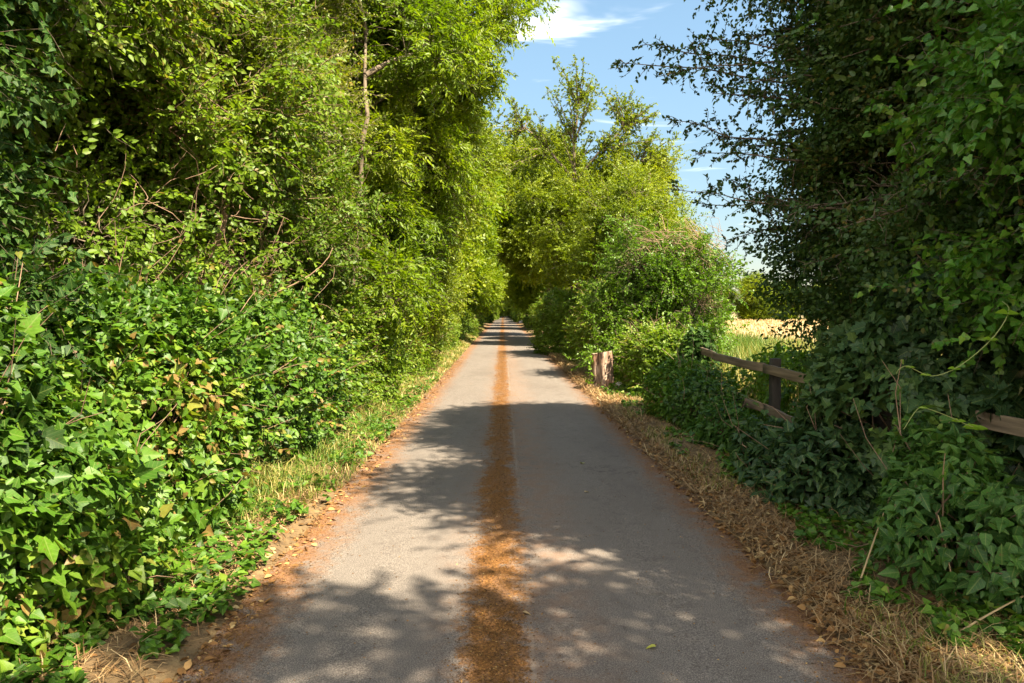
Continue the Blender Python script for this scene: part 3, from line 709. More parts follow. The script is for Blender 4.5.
# ------------------------------------------------------------------ right side, near
def feather(cm, tm, rng, p0, p1, sag, n2=26, l2=.55, leafn=9, rad=.014, spread=.75, ls=1., dn=52, tw=1.):
    """a long side branch with twigs and small leaves all along it"""
    p0, p1 = A(p0, float), A(p1, float)
    c = curve(p0, (p0 + p1) / 2 + A([0, 0, sag]), p1, 16); c += vnoise(c, 2.5, 5)[:, None] * .12 - .06
    tube(tm, c, np.linspace(rad, .003, 16), 5)
    t = rng.uniform(.10, 1, n2); b = np.stack([np.interp(t, np.linspace(0, 1, 16), c[:, i]) for i in range(3)], 1)
    ax = nrm(p1 - p0); d = nrm(ax * .5 + rng.normal(size=(n2, 3)) * spread + A([0, 0, -.22]))
    L = l2 * rng.uniform(.25, 1.0, n2) * (1.15 - .85 * t); e = b + d * L[:, None]; mid = (b + e) / 2 + A([0, 0, .10]) * L[:, None] + rng.normal(size=b.shape) * .10 * L[:, None]
    twigs(tm, b, mid, .004 * tw, .0028 * tw, rng, .06); twigs(tm, mid, e, .0028 * tw, .0015 * tw, rng, .06)
    k = np.maximum((L * dn).astype(int), 6)
    bi = np.repeat(np.arange(n2), k); s = rng.uniform(.08, 1.0, len(bi))[:, None]
    P = (1 - s) ** 2 * b[bi] + 2 * s * (1 - s) * mid[bi] * 1.0 + s * s * e[bi]
    Dv = d[bi] * .6 + rng.normal(size=(len(bi), 3)) * .8; N = rng.normal(size=(len(bi), 3)) * .6 + A([0, 0, 1.])
    leaves(cm, P, Dv, N, rng.uniform(.024, .055, len(bi)) * ls, 'oval', np.clip(rng.normal(.45, .25, len(bi)), 0, 1))
    t = rng.uniform(.2, 1, 40); P = np.stack([np.interp(t, np.linspace(0, 1, 16), c[:, i]) for i in range(3)], 1)
    leaves(cm, P, ax + rng.normal(size=(40, 3)) * .8, rng.normal(size=(40, 3)) * .5 + A([0, 0, 1.]), rng.uniform(.02, .045, 40) * ls, 'oval', np.clip(rng.normal(.45, .25, 40), 0, 1))

R1 = A([4.5, 6.6, 0.])
def feathers(cm, tm, rng):
    tips = [((1.06, 7.0, 3.95), .25), ((1.45, 6.7, 3.75), .2), ((1.75, 7.0, 4.6), .2), ((1.95, 6.8, 5.0), .25), ((1.6, 7.2, 3.45), .15), ((1.85, 6.9, 3.1), .15), ((1.9, 6.6, 3.55), .2), ((1.35, 7.1, 4.15), .3),
            ((1.75, 7.2, 2.80), .12), ((1.95, 7.4, 2.68), .1), ((2.2, 7.3, 2.9), .1), ((2.35, 7.6, 2.35), .1), ((2.2, 6.9, 4.1), .2), ((2.1, 7.2, 3.8), .2), ((2.0, 6.4, 4.4), .2), ((1.9, 6.8, 4.15), .15), ((2.25, 7.5, 3.3), .15)]
    for tip, sag in tips:
        p1 = A(tip) - R1; p0 = A([3.6, 6.8 + rng.normal(0, .3), tip[2] + rng.uniform(-.9, .25)]) - R1
        feather(cm, tm, rng, p0, p1, sag * .7, n2=50, l2=.58)
    # sprays poking out of the dark front towards the camera
    for k in range(26):
        z = rng.uniform(1.7, 5); y = rng.uniform(3.9, 6.9); p1 = A([2.45 + rng.normal(0, .2), y, z]) - R1; p0 = p1 + A([1.1, .5, .2])
        feather(cm, tm, rng, p0, p1, .1, n2=22, l2=.45)
C, Rr = ell_lobes(r_, (0.25, -.2, 5.4), (1.85, 2.5, 4.7), 74, .5, .9, .4)
C = np.vstack([C, [(-.9, .5, 2.2), (-.8, -.6, 2.1), (-.9, .9, 3.2), (-1.0, .2, 4.2), (-.9, -.6, 3.4), (-.7, -1.5, 2.6), (-1.2, .6, 4.9), (-1.1, 1.1, 5.6), (-1.0, -1.6, 1.8), (-.9, -2.2, 2.6), (-1.0, -1.2, 3.6), (-.8, -2.3, 3.5), (-1.1, -.4, 2.7), (-.9, 1.0, 1.9), (-.9, .4, 1.5), (-.85, 1.0, 1.8), (-.9, 1.0, 2.5), (-.95, .9, 3.1), (-.5, 1.3, 2.1)]]); Rr = np.append(Rr, [.6, .6, .6, .6, .65, .65, .6, .6, .6, .6, .65, .6, .6, .5, .45, .45, .5, .5, .5])
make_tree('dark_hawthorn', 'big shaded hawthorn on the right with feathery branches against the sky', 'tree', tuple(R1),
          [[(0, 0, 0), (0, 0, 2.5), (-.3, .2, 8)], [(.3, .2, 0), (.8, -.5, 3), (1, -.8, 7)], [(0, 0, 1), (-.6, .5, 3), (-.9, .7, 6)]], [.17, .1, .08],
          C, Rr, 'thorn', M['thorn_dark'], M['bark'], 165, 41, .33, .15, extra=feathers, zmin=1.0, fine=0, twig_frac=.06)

SPEC['ivy_small'] = dict(SPEC['ivy'], leaf=.058, n=11)
C, Rr = ell_lobes(r_, (.1, 0, 5.4), (1.5, 1.8, 4.4), 36, .55, .85, .45)
C = np.vstack([C, [(-1.15, .3, 2.9), (-1.0, -.3, 2.5), (-1.1, .9, 4.1), (-1.25, 1.5, 4.6), (-1.1, .3, 4.8), (-1.35, 2.1, 4.75), (-1.0, .9, 1.9), (-.9, 1.2, 3.0), (-1.0, .1, 1.9)]]); Rr = np.append(Rr, [.5, .5, .5, .5, .5, .45, .5, .55, .5])
make_tree('ivy_clad_tree', 'tree on the right edge hung with ivy that is lit bright green at the top', 'tree', (4.35, 3.6, 0),
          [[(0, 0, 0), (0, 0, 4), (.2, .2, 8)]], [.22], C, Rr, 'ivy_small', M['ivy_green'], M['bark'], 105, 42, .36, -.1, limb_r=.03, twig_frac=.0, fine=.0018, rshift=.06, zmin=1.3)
C, Rr = ell_lobes(r_, (0, 0, 6.6), (2.1, 2.3, 4.4), 34, .6, .95, .45)
C2, Rr2 = ell_lobes(r_, (0, 0, 6.8), (2.1, 2.6, 4.6), 34, .6, .95, .45)
make_tree('shade_tree', 'tree beside the camera on the right that shades the near end of the lane', 'tree', (4.25, -1.7, 0),
          [[(0, 0, 0), (0, 0, 4), (.2, .2, 8)]], [.2], C, Rr, 'far', M['maple'], M['bark'], 30, 43, .49, .1)
make_tree('shade_tree', 'tree behind the camera on the right whose shadow falls across the lane', 'tree', (4.3, -5.9, 0),
          [[(0, 0, 0), (0, 0, 4), (.2, .2, 8)]], [.2], C2, Rr2, 'far', M['maple'], M['bark'], 30, 44, .49, .1)

RF = (-1, -.45, .25)
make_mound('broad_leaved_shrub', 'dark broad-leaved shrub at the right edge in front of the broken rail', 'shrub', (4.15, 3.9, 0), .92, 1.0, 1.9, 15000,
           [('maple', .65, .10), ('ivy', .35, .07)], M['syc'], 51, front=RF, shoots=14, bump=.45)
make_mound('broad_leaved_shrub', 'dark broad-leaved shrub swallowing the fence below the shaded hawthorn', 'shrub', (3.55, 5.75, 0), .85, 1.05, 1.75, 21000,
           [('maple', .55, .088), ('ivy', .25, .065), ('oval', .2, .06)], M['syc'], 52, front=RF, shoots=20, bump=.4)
make_mound('nettle_clump', 'clump of pointed nettle leaves nearest the camera in the right verge', 'nettles', (2.70, 4.15, 0), .50, .72, .82, 5200,
           [('ovate', .7, .075), ('oval', .3, .06)], M['nettle'], 53, 'nettles', front=None, shoots=16, up=.9, bump=.3, rshift=-.15)
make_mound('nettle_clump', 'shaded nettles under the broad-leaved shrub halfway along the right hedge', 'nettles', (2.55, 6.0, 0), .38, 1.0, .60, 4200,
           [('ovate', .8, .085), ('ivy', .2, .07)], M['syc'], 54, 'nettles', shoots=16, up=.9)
make_mound('nettle_clump', 'low nettles at the foot of the dark fence post', 'nettles', (2.60, 7.9, 0), .36, 1.0, .56, 5200,
           [('ovate', .75, .075), ('oval', .25, .06)], M['nettle'], 55, 'nettles', shoots=14, up=.9, rshift=-.1)
make_mound('bramble_bush', 'low bramble bush between the dark post and the ivy-covered post', 'bramble', (2.62, 10.0, 0), .42, 1.2, .74, 8500,
           [('oval', .8, .06), ('ivy', .2, .06)], M['ivy'], 56, front=None, shoots=22, bump=.2)
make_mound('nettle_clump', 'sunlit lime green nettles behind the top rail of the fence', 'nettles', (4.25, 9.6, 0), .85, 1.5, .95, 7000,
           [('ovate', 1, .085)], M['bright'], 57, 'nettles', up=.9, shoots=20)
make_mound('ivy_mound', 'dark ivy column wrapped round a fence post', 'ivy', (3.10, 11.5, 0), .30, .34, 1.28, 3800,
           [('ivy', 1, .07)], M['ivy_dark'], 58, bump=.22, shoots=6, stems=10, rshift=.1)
make_mound('bramble_bush', 'bramble bush to the right of the tree stump', 'bramble', (2.95, 13.4, 0), .72, 1.25, 1.40, 13000,
           [('oval', .75, .075), ('ivy', .25, .075)], M['elder'], 59, shoots=40, rshift=-.05, spr=(260, 'elder'))

# sunlit bush with a heap of dead twigs on top
def dead_heap(cm, tm, rng):
    pass
C, Rr = ell_lobes(r_, (.15, 0, 1.9), (1.25, 1.7, 1.55), 26, .45, .7, .4)
C[:, 2] = np.maximum(C[:, 2], .5)
C = np.vstack([C, [(-.9, -1.1, .7), (-.4, -1.4, .6), (.4, -1.3, .8), (-1.0, -.2, .6)]]); Rr = np.append(Rr, [.55] * 4)
bush = make_tree('climber_bush', 'tall sunlit bush behind the stump with a heap of dead twigs on top', 'bush', (3.5, 16.6, 0), [[(0, 0, 0), (0, 0, 1.5), (.2, 0, 3)], [(-.2, 0, 0), (-.5, 0, 1.2), (-.6, 0, 2.5)]], [.06, .05],
          C, Rr, 'elder', M['bright'], M['bark'], 105, 61, .36, .2, zmin=.08, extra=wild(C, Rr, 60, .25, .8))
rng = np.random.default_rng(62); m = MB(); n = 260
b = A([.55, -.5, 2.9]) + np.clip(rng.normal(size=(n, 3)), -1.5, 1.5) * A([.55, .45, .28]); e = b + nrm(A([-.9, 0, .45]) + rng.normal(size=(n, 3)) * .45) * rng.uniform(.2, .8, (n, 1))
twigs(m, b, e, .0065, .003, rng, .2)
b = A([.85, -.4, 2.4]) + np.clip(rng.normal(size=(260, 3)), -1.5, 1.5) * A([.22, .4, .35]); e = b + nrm(A([.3, 0, -.8]) + rng.normal(size=(260, 3)) * .4) * rng.uniform(.2, .6, (260, 1))
twigs(m, b, e, .006, .003, rng, .2)
m.build('dead_twigs', M['twig'], bush)

RS = 'shrubs of the right hedge'
sh = make_mound('roadside_shrub', 'rounded green shrub leaning to the lane behind the tree stump', 'shrub', (3.35, 21.0, 0), 1.35, 2.0, 2.3, 24000,
           [('oval', .8, .085), ('ivy', .2, .08)], M['elder'], 63, RS, shoots=30, spr=(900, 'elder'))
rs = 'small distant shrub at the foot of the right tree row'
for k, (x, y, rz, s, lab) in enumerate([
    (3.5, 26.0, 1.9, (1.1, 1.1, 1.0), 'grey green shrub on the right just before the dark trunk by the lane'), (3.6, 31.5, .2, (1, 1.1, 1), 'second shrub beyond the stump on the right, in front of the dark trunk'), (3.9, 38, 3.0, (1, 1.2, 1.1), rs), (4.0, 52, .4, (1.1, 1.5, 1.1), rs),
    (4.0, 62, 2.8, (1.1, 1.7, 1.3), rs), (4.2, 76, .2, (1.1, 2, 1.4), rs)]):
    dup(sh, (x, y, 0), rz, lab, RS, s)

C, Rr = ell_lobes(rf, (.0, 0, 3.6), (2.0, 2.3, 2.9), 38, .55, .9, .45)
make_tree('bushy_tree', 'round-crowned bushy tree on the right behind the dead twig heap', 'tree', (4.45, 23.5, 0), [[(0, 0, 0), (.1, 0, 2.5), (.3, 0, 6)]], [.13],
          C, Rr, 'maple', M['maple'], M['bark'], 95, 64, .40, .2, fine=0, twig_frac=.06, extra=wild(C, Rr, 80, .5, 1.5, 2.0, .7))
# thin-crowned tree with forked branches against the sky
tr = [[(0, 0, 0), (.1, 0, 4), (.1, 0, 7.6)], [(.1, 0, 7.0), (-1.0, 0, 8.4), (-2.0, .3, 9.4)], [(.1, 0, 7.3), (.1, .1, 9.0), (.3, .1, 10.6)], [(.1, 0, 7.0), (1.2, -.2, 8.3), (2.2, -.2, 9.3)], [(.1, 0, 6.2), (1.8, .2, 7.0), (3.0, .3, 8.2)]]
C = A([(2.7, .2, 7.2), (3.6, 0, 7.1), (1.6, .5, 6.9), (3.1, -.5, 6.4), (2.0, -.6, 6.3), (3.9, .2, 6.0), (1.0, .8, 6.2), (3.0, .6, 5.8), (1.6, -.4, 5.6), (4.0, .1, 5.2), (-.9, .4, 6.0), (-1.6, -.3, 6.2), (-.6, -.8, 5.0), (.5, -.9, 5.4), (.3, -.9, 3.9), (-.7, -.6, 3.6), (1.2, -.9, 4.0), (2.2, -.8, 4.4), (.2, -.8, 2.6), (1.4, -.7, 2.6), (3.2, -.3, 3.6), (.6, -.7, 6.2), (-1.4, 0, 5.2), (1.5, 0, 8.0), (2.5, .1, 8.3), (3.2, .2, 7.9), (.8, .1, 7.4), (2.1, -.4, 7.3), (-.7, .2, 7.1), (3.8, 0, 8.0)])
Rr = np.random.default_rng(4).uniform(.6, 1.0, len(C)); Rr[-7:] = .6
SPEC['maple_far'] = dict(SPEC['maple'], leaf=.085, L=.36)
def airy_top(cm, tm, rng):
    at0 = [(-2.0, .3, 9.2), (-1.0, 0, 8.3), (.1, .1, 8.6), (.3, .1, 10.2), (1.2, -.2, 8.3), (2.2, -.2, 9.2), (1.8, .2, 7.0), (3.0, .3, 8.0), (.1, 0, 7.4)]
    tips = [(-3.3, 9.2, 0), (-2.9, 10.2, 0), (-2.4, 10.9, 0), (-2.6, 8.3, 1), (-1.7, 10.2, 1), (-1.1, 11.3, 2), (-.6, 11.9, 3), (.1, 12.2, 3), (.7, 11.7, 3), (.9, 10.8, 2), (1.3, 11.2, 5), (1.9, 10.6, 5), (2.3, 11.0, 5), (2.9, 10.5, 5), (3.3, 9.9, 5), (3.6, 9.3, 7), (4.2, 8.7, 7), (4.5, 7.9, 7), (3.6, 8.4, 7), (2.6, 8.6, 4), (1.6, 9.4, 4), (-.6, 9.6, 8), (-1.9, 7.7, 1), (2.9, 9.2, 4), (4.6, 7.0, 6), (-.2, 10.9, 2), (-1.5, 9.4, 1), (3.9, 7.6, 6), (.7, 9.4, 8), (-2.9, 7.4, 1)]
    for x, z, k in tips:
        for q in range(3):
            p1 = A([x + rng.normal(0, .25), rng.normal(0, .8), z - .3 + rng.normal(0, .25)])
            feather(cm, tm, rng, at0[k], p1, .15, n2=15, l2=1.0, rad=.035, spread=.7, ls=2.4, dn=27, tw=2.2)
make_tree('forked_tree', 'tall thin-crowned tree with forked bare branches against the sky', 'tree', (2.95, 31, 0), tr, [.20, .07, .08, .07, .07], C, Rr, 'maple_far', M['maple'], M['bark'], 62, 65, .42, .25, limb_r=.03, twig_frac=.12, rshift=.12, fine=0, extra=airy_top)

far_r = 'distant tree in the right row beyond the arching tree'
for k, (x, y, rz, s, o, lab) in enumerate([
    (4.6, 36, 2.6, .95, far_b, 'rounded olive tree on the right behind the forked tree'), (3.6, 57, 3.3, 1.05, far_a, far_r), (3.6, 67, 2.9, 1.0, far_b, far_r), (3.6, 79, 3.3, 1.1, far_a, far_r), (3.6, 93, 3.0, 1.1, far_b, far_r), (3.6, 110, 3.4, 1.15, far_a, far_r)]):
    dup(o, (x, y, 0), rz, lab, 'trees lining the lane', s)
tun = 'dark tree closing over the far end of the lane like a tunnel'
for k, (x, y, rz, s) in enumerate([(3.2, 128, 0, 1.0), (-3.2, 132, 3.14, 1.0), (3.2, 136, .2, 1.0), (-3.2, 139, 3.3, 1.0), (3.2, 144, -.1, 1.05), (-3.2, 147, 3.0, 1.05), (3.0, 152, .2, 1.05), (-3.0, 156, 3.1, 1.1)]):
    dup(far_c, (x, y, 0), rz, tun, 'trees closing over the far end of the lane', s)
for k, (x, y, rz, s) in enumerate([(-3.6, 128, .2, (1.3, 3, 1.8)), (3.8, 128, 3.1, (1.3, 3, 1.8)), (-3.6, 146, .2, (1.3, 3, 2)), (3.8, 146, 3.1, (1.3, 3, 2)), (0.5, 161, 1.4, (2.5, 3, 2.2))]):
    dup(sh, (x, y, 0), rz, 'shrub lining the dark tunnel at the far end of the lane', 'shrubs at the far end of the lane', s)
for k, (x, y, o, s) in enumerate([(-4.5, 166, far_a, 1.0), (0, 164, far_b, .9), (4.5, 167, far_a, 1.0), (-2.2, 171, far_b, 1.2), (2.4, 172, far_a, 1.2)]):
    dup(o, (x, y, -1.2), k, 'tree closing the view in the dark tunnel at the far end of the lane', 'trees closing over the far end of the lane', s)
for k, (x, y, rz, s) in enumerate([(-2.9, 84, .2, (1.0, 2.2, 1.3)), (-2.8, 97, 3.0, (1.0, 2.4, 1.5)), (-2.8, 111, .3, (1.1, 2.6, 1.6)), (3.0, 90, 3.0, (1.0, 2.2, 1.4)), (2.9, 104, .1, (1.0, 2.5, 1.6)), (2.9, 117, 3.1, (1.1, 2.4, 1.8)), (-2.9, 122, .1, (1.2, 2.4, 2.0)), (2.9, 138, .1, (1.2, 2.6, 2.0)), (-2.9, 138, .1, (1.2, 2.6, 2.0))]):
    dup(sh, (x, y, 0), rz, 'shrub crowding the edge of the lane near its far end', 'shrubs at the far end of the lane', s)
# hedge on the far side of the field
hg = 'tree of the field hedge glimpsed through the dark hawthorn'
for k, (x, y, s, o, lab) in enumerate([(22, 99, .78, far_a, 'tree of the field hedge at the right of the sunlit bushes'), (26, 96, .70, far_b, 'leftmost open tree of the hedge across the field'), (30, 99, .82, far_a, 'bright tree in the middle of the hedge across the field'), (34.3, 97, .98, far_b, 'tallest round tree of the hedge across the field'), (38.5, 99, .8, far_a, 'tree of the field hedge beside the dark hawthorn leaves'),
        (43, 98, .8, far_b, hg), (47, 100, .75, far_a, hg), (51, 98, .85, far_b, hg), (55.5, 99, .8, far_a, hg), (60, 98, .8, far_b, hg), (65, 98, .8, far_a, hg), (70, 98, .85, far_b, hg)]):
    dup(o, (x, y, -1.6 * s), k * 1.3, lab, 'trees in the hedge across the field', (s * 1.15, s * 1.1, s * .9))

# ------------------------------------------------------------------ stump, fence, stone, shoots, leaves on the road
def stump_material():
    m = bpy.data.materials.new('stump_bark'); t = nt(m); l = t.links.new
    tc = node(t, 'ShaderNodeTexCoord'); mp = node(t, 'ShaderNodeMapping'); mp.inputs[3].default_value = (1, 1, .22)
    l(tc.outputs['Object'], mp.inputs[0])
    n1 = node(t, 'ShaderNodeTexNoise'); n1.inputs['Scale'].default_value = 16; n1.inputs['Detail'].default_value = 7; l(mp.outputs[0], n1.inputs[0])
    n2 = node(t, 'ShaderNodeTexNoise'); n2.inputs['Scale'].default_value = 3.2; n2.inputs['Detail'].default_value = 4; l(tc.outputs['Object'], n2.inputs[0])
    r1 = ramp(t, [(.34, (.06, .036, .025)), (.5, (.27, .18, .125)), (.68, (.50, .38, .29))]); l(n1.outputs[0], r1.inputs[0])
    r2 = ramp(t, [(.45, (1, 1, 1)), (.6, (1.0, .70, .54))]); l(n2.outputs[0], r2.inputs[0])
    mx = node(t, 'ShaderNodeMix', data_type='RGBA', blend_type='MULTIPLY'); mx.inputs[0].default_value = .8; l(r1.outputs[0], mx.inputs[6]); l(r2.outputs[0], mx.inputs[7])
    pb = node(t, 'ShaderNodeBsdfPrincipled'); pb.inputs['Roughness'].default_value = .9; l(mx.outputs[2], pb.inputs['Base Color'])
    b = node(t, 'ShaderNodeBump'); b.inputs['Strength'].default_value = .8; b.inputs['Distance'].default_value = .03; l(n1.outputs[0], b.inputs['Height']); l(b.outputs[0], pb.inputs['Normal'])
    o = node(t, 'ShaderNodeOutputMaterial'); l(pb.outputs[0], o.inputs[0])
    return m
def ring_material():
    m = bpy.data.materials.new('sawn_wood'); t = nt(m); l = t.links.new
    tc = node(t, 'ShaderNodeTexCoord'); w = node(t, 'ShaderNodeTexWave', wave_type='RINGS', rings_direction='Z'); w.inputs['Scale'].default_value = 14; w.inputs['Distortion'].default_value = 3
    l(tc.outputs['Object'], w.inputs[0]); r1 = ramp(t, [(0, (.30, .20, .13)), (1, (.50, .38, .26))]); l(w.outputs[0], r1.inputs[0])
    pb = node(t, 'ShaderNodeBsdfPrincipled'); pb.inputs['Roughness'].default_value = .9; l(r1.outputs[0], pb.inputs['Base Color'])
    o = node(t, 'ShaderNodeOutputMaterial'); l(pb.outputs[0], o.inputs[0]); return m
M['stump'] = stump_material(); M['sawn'] = ring_material()

def build_stump():
    t = thing('tree_stump', 'sawn-off tree stump with reddish ribbed bark at the edge of the right verge', 'tree stump', (1.99, 14.3, .03))
    nz, na = 22, 48
    z = np.linspace(-.05, .70, nz)[:, None]; a = np.linspace(0, 2 * np.pi, na, endpoint=False)[None]
    base = np.stack([np.cos(a) * 2 + z * 0, np.sin(a) * 2 + z * 0, z * 1.3 + a * 0], -1)
    r = .195 + .09 * np.exp(-(z + .05) / .12) * (.6 + .5 * np.sin(a * 4 + 1)) + .012 * (vnoise(np.stack([np.cos(a) * 3 + z * 0, np.sin(a) * 3 + z * 0, z * 9 + a * 0], -1), 1.5, 8) - .5) * 2 + .014 * np.sin(a * 7 + .6) + .010 * np.abs(np.sin(a * 11.5 + z * 1.5)) + .008 * np.sin(a * 23 + 3 * z) + .020 * (vnoise(base * A([1, 1, 1]), 1.2, 4) - .5) * 2 + .018 * (vnoise(base * A([2.4, 2.4, 1]), 2.0, 6) - .5) * 2 + .012 * np.clip(z - .5, 0, 1)
    X = r * np.cos(a) - .03 * z; Y = r * np.sin(a); Z = z + (.04 * np.sin(a + 2.4) + .035 * (vnoise(np.stack([np.cos(a) * 2, np.sin(a) * 2, a * 0], -1), 2.5, 3) - .5)) * (z > .60) * (z - .60) / .10
    V = np.stack([X, Y, Z], -1).reshape(-1, 3); F = []
    for i in range(nz - 1):
        for j in range(na):
            q = (i * na + j, i * na + (j + 1) % na, (i + 1) * na + (j + 1) % na, (i + 1) * na + j); F += [(q[0], q[1], q[2]), (q[0], q[2], q[3])]
    m = MB(); m.add(V, F); m.build('bark', M['stump'], t, smooth=True)
    m = MB(); top = V[-na:]; c = top.mean(0) + A([0, 0, .008]); m.add(np.vstack([top * A([1, 1, 1]) + A([0, 0, .001]), c]), [(j, (j + 1) % na, na) for j in range(na)]); m.build('cut_top', M['sawn'], t)
build_stump()
rng = np.random.default_rng(71)
t = thing('ivy_sprig', 'small ivy sprig climbing the left side of the tree stump', 'ivy', (1.76, 14.22, .05))
m = MB(); tube(m, [(0, 0, 0), (-.05, -.02, .2), (-.01, -.02, .42), (-.04, 0, .62)], .006, 5); m.build('stem', M['bark'], t)
m = MB(); P = np.stack([rng.normal(-.03, .05, 60), rng.normal(-.03, .05, 60), rng.uniform(0, .66, 60)], 1); leaves(m, P, rng.normal(size=(60, 3)) + A([-.4, -.4, 0]), rng.normal(size=(60, 3)) * .4 + A([-.5, -.6, .5]), rng.uniform(.035, .075, 60), 'ivy', np.clip(rng.normal(.8, .2, 60), 0, 1)); m.build('leaves', M['bright'], t)

M['stone'] = noise_mat('pale_stone', [(.35, (.38, .35, .32)), (.65, (.62, .58, .54))], 14, bump=.5)
def stone(loc, s, label, seed, sz=(1, .8, .75)):
    bm_ = MB(); n = 14; th = np.linspace(0, np.pi, n)[:, None]; ph = np.linspace(0, 2 * np.pi, 20, endpoint=False)[None]
    d = np.stack([np.sin(th) * np.cos(ph), np.sin(th) * np.sin(ph), np.cos(th) + 0 * ph], -1)
    r = s * (.75 + .5 * vnoise(d, 1.6, seed) + .12 * vnoise(d, 5, seed)); V = (d * r[..., None] * A(sz)).reshape(-1, 3); F = []
    for i in range(n - 1):
        for j in range(20):
            q = (i * 20 + j, i * 20 + (j + 1) % 20, (i + 1) * 20 + (j + 1) % 20, (i + 1) * 20 + j); F += [(q[0], q[2], q[1]), (q[0], q[3], q[2])]
    bm_.add(V, F); o = bm_.build('stone', M['stone'], None, loc, True); tag(o, label, 'stone')
stone((2.27, 14.0, .10), .085, 'pale stone lying at the foot of the tree stump', 3)
stone((2.10, 80, .12), .28, 'white stone by the right edge near the far end of the lane', 9)

# post-and-rail fence
M['timber'] = bark_mat('weathered_timber', (.085, .060, .036), (.26, .19, .115), 26, .5, (1, .05, 1))
M['timber_dark'] = bark_mat('dark_timber', (.02, .016, .012), (.06, .047, .034), 9, .4)
def timber(name, p0, p1, w, h, mat, parent, seed):
    """a rough-sawn board between two points: w across, h high"""
    p0, p1 = A(p0, float), A(p1, float); k = 12; rng = np.random.default_rng(seed + 500)
    T = nrm(p1 - p0); up = A([0, 0, 1.]) if abs(T[2]) < .8 else A([0, 1., 0]); S = nrm(np.cross(T, up)); U = np.cross(S, T)
    L = np.linalg.norm(p1 - p0); ts = np.linspace(0, 1, k)
    V = []; c = .10
    prof = [(-1, -1 + c), (-1 + c, -1), (1 - c, -1), (1, -1 + c), (1, 1 - c), (1 - c, 1), (-1 + c, 1), (-1, 1 - c)]
    for i, s in enumerate(ts):
        ctr = p0 + T * L * s + U * rng.normal(0, .006) - U * .03 * np.sin(np.pi * s) + S * rng.normal(0, .005)
        V += [ctr + S * x * w / 2 * rng.uniform(.96, 1.04) + U * y * h / 2 * rng.uniform(.95, 1.05) for x, y in prof]
    V = A(V); F = []
    for i in range(k - 1):
        for j in range(8):
            q = (i * 8 + j, i * 8 + (j + 1) % 8, (i + 1) * 8 + (j + 1) % 8, (i + 1) * 8 + j); F += [(q[0], q[2], q[1]), (q[0], q[3], q[2])]
    V = np.vstack([V, V[:8].mean(0), V[-8:].mean(0)]); b = k * 8
    for j in range(8): F += [(b, j, (j + 1) % 8), (b + 1, (k - 1) * 8 + (j + 1) % 8, (k - 1) * 8 + j)]
    m = MB(); m.add(V, F); m.build(name, mat, parent)
fence = thing('post_and_rail_fence', 'weathered wooden post-and-rail fence half swallowed by the right hedge', 'fence', (3.12, 8.4, 0))
for y in (-5.2, -2.4, 0, 3.1, 4.7, 7.2):
    timber('post', (.07, y, -.2), (.07, y, 1.02), .10, .12, M['timber_dark'], fence, int(y * 10) + 90)
for (y0, y1, z0, z1) in ((-5.2, -2.45, .90, .93), (-2.35, .06, .93, .90), (.10, 3.1, .90, .96), (3.15, 4.75, .97, .98), (4.8, 7.2, .96, .93)):
    timber('rail', (-.012, y0, z0), (-.012, y1, z1), .035, .105, M['timber'], fence, int(y0 * 7) + 60)
for (y0, y1, z0, z1) in ((-5.2, -2.45, .42, .44), (-2.35, .06, .44, .42), (.10, 3.1, .42, .44), (3.15, 4.75, .45, .45)):
    timber('rail', (-.012, y0, z0), (-.012, y1, z1), .035, .10, M['timber'], fence, int(y0 * 7) + 30)

# climbing shoots reaching out of the dark shrub
def shoot(label, pts, leafpts, seed):
    rng = np.random.default_rng(seed); p = A(pts, float); o = p[0]; t = thing('vine_shoot', label, 'vine shoot', tuple(o))
    q = p - o; k = len(q); s = np.linspace(0, k - 1, 30)
    def cr(x):   # catmull-rom
        i = min(int(x), k - 2); f = x - i; a, b, c, d = q[max(i - 1, 0)], q[i], q[i + 1], q[min(i + 2, k - 1)]
        return .5 * (2 * b + (c - a) * f + (2 * a - 5 * b + 4 * c - d) * f * f + (3 * b - a - 3 * c + d) * f ** 3)
    c = A([cr(x) for x in s]); m = MB(); tube(m, c, np.linspace(.0024, .0017, 30), 6, .5); m.build('stem', M['shoot'], t)
    m = MB()
    for f, sz in leafpts:
        P = cr(f * (k - 1))[None].repeat(2, 0); leaves(m, P, A([(-1, -.3, .25), (1, -.2, .15)]), A([(0, -.8, 1), (0, -.8, 1.)]), A([sz, sz * .8]), 'ovate', A([.9, .7]))
    m.build('leaves', M['bright'], t)
def at(px, py, d): return ((px - 503) / 720 * d, d, 1.6 - (py - 309) / 720 * d)
shoot('long pale vine shoot hooking out of the dark shrub by the right edge', [(2.62, 3.75, 1.64), (2.55, 3.6, 1.59), (2.44, 3.55, 1.46), (2.28, 3.55, 1.32), (2.16, 3.57, 1.265), (2.08, 3.58, 1.29), (2.03, 3.58, 1.315), (1.99, 3.58, 1.30), (2.10 - .12, 3.59, 1.275)], [(.14, .075), (.26, .05), (.4, .04), (.55, .035), (.7, .03)], 81)
shoot('shorter pale vine shoot drooping at its tip, above the broken rail', [(2.55, 3.8, .96), (2.40, 3.65, 1.0), (2.25, 3.6, 1.06), (2.13, 3.6, 1.10), (2.09, 3.6, 1.085), (2.03, 3.6, .99)], [(.05, .07), (.15, .06), (.3, .045), (.6, .03)], 82)

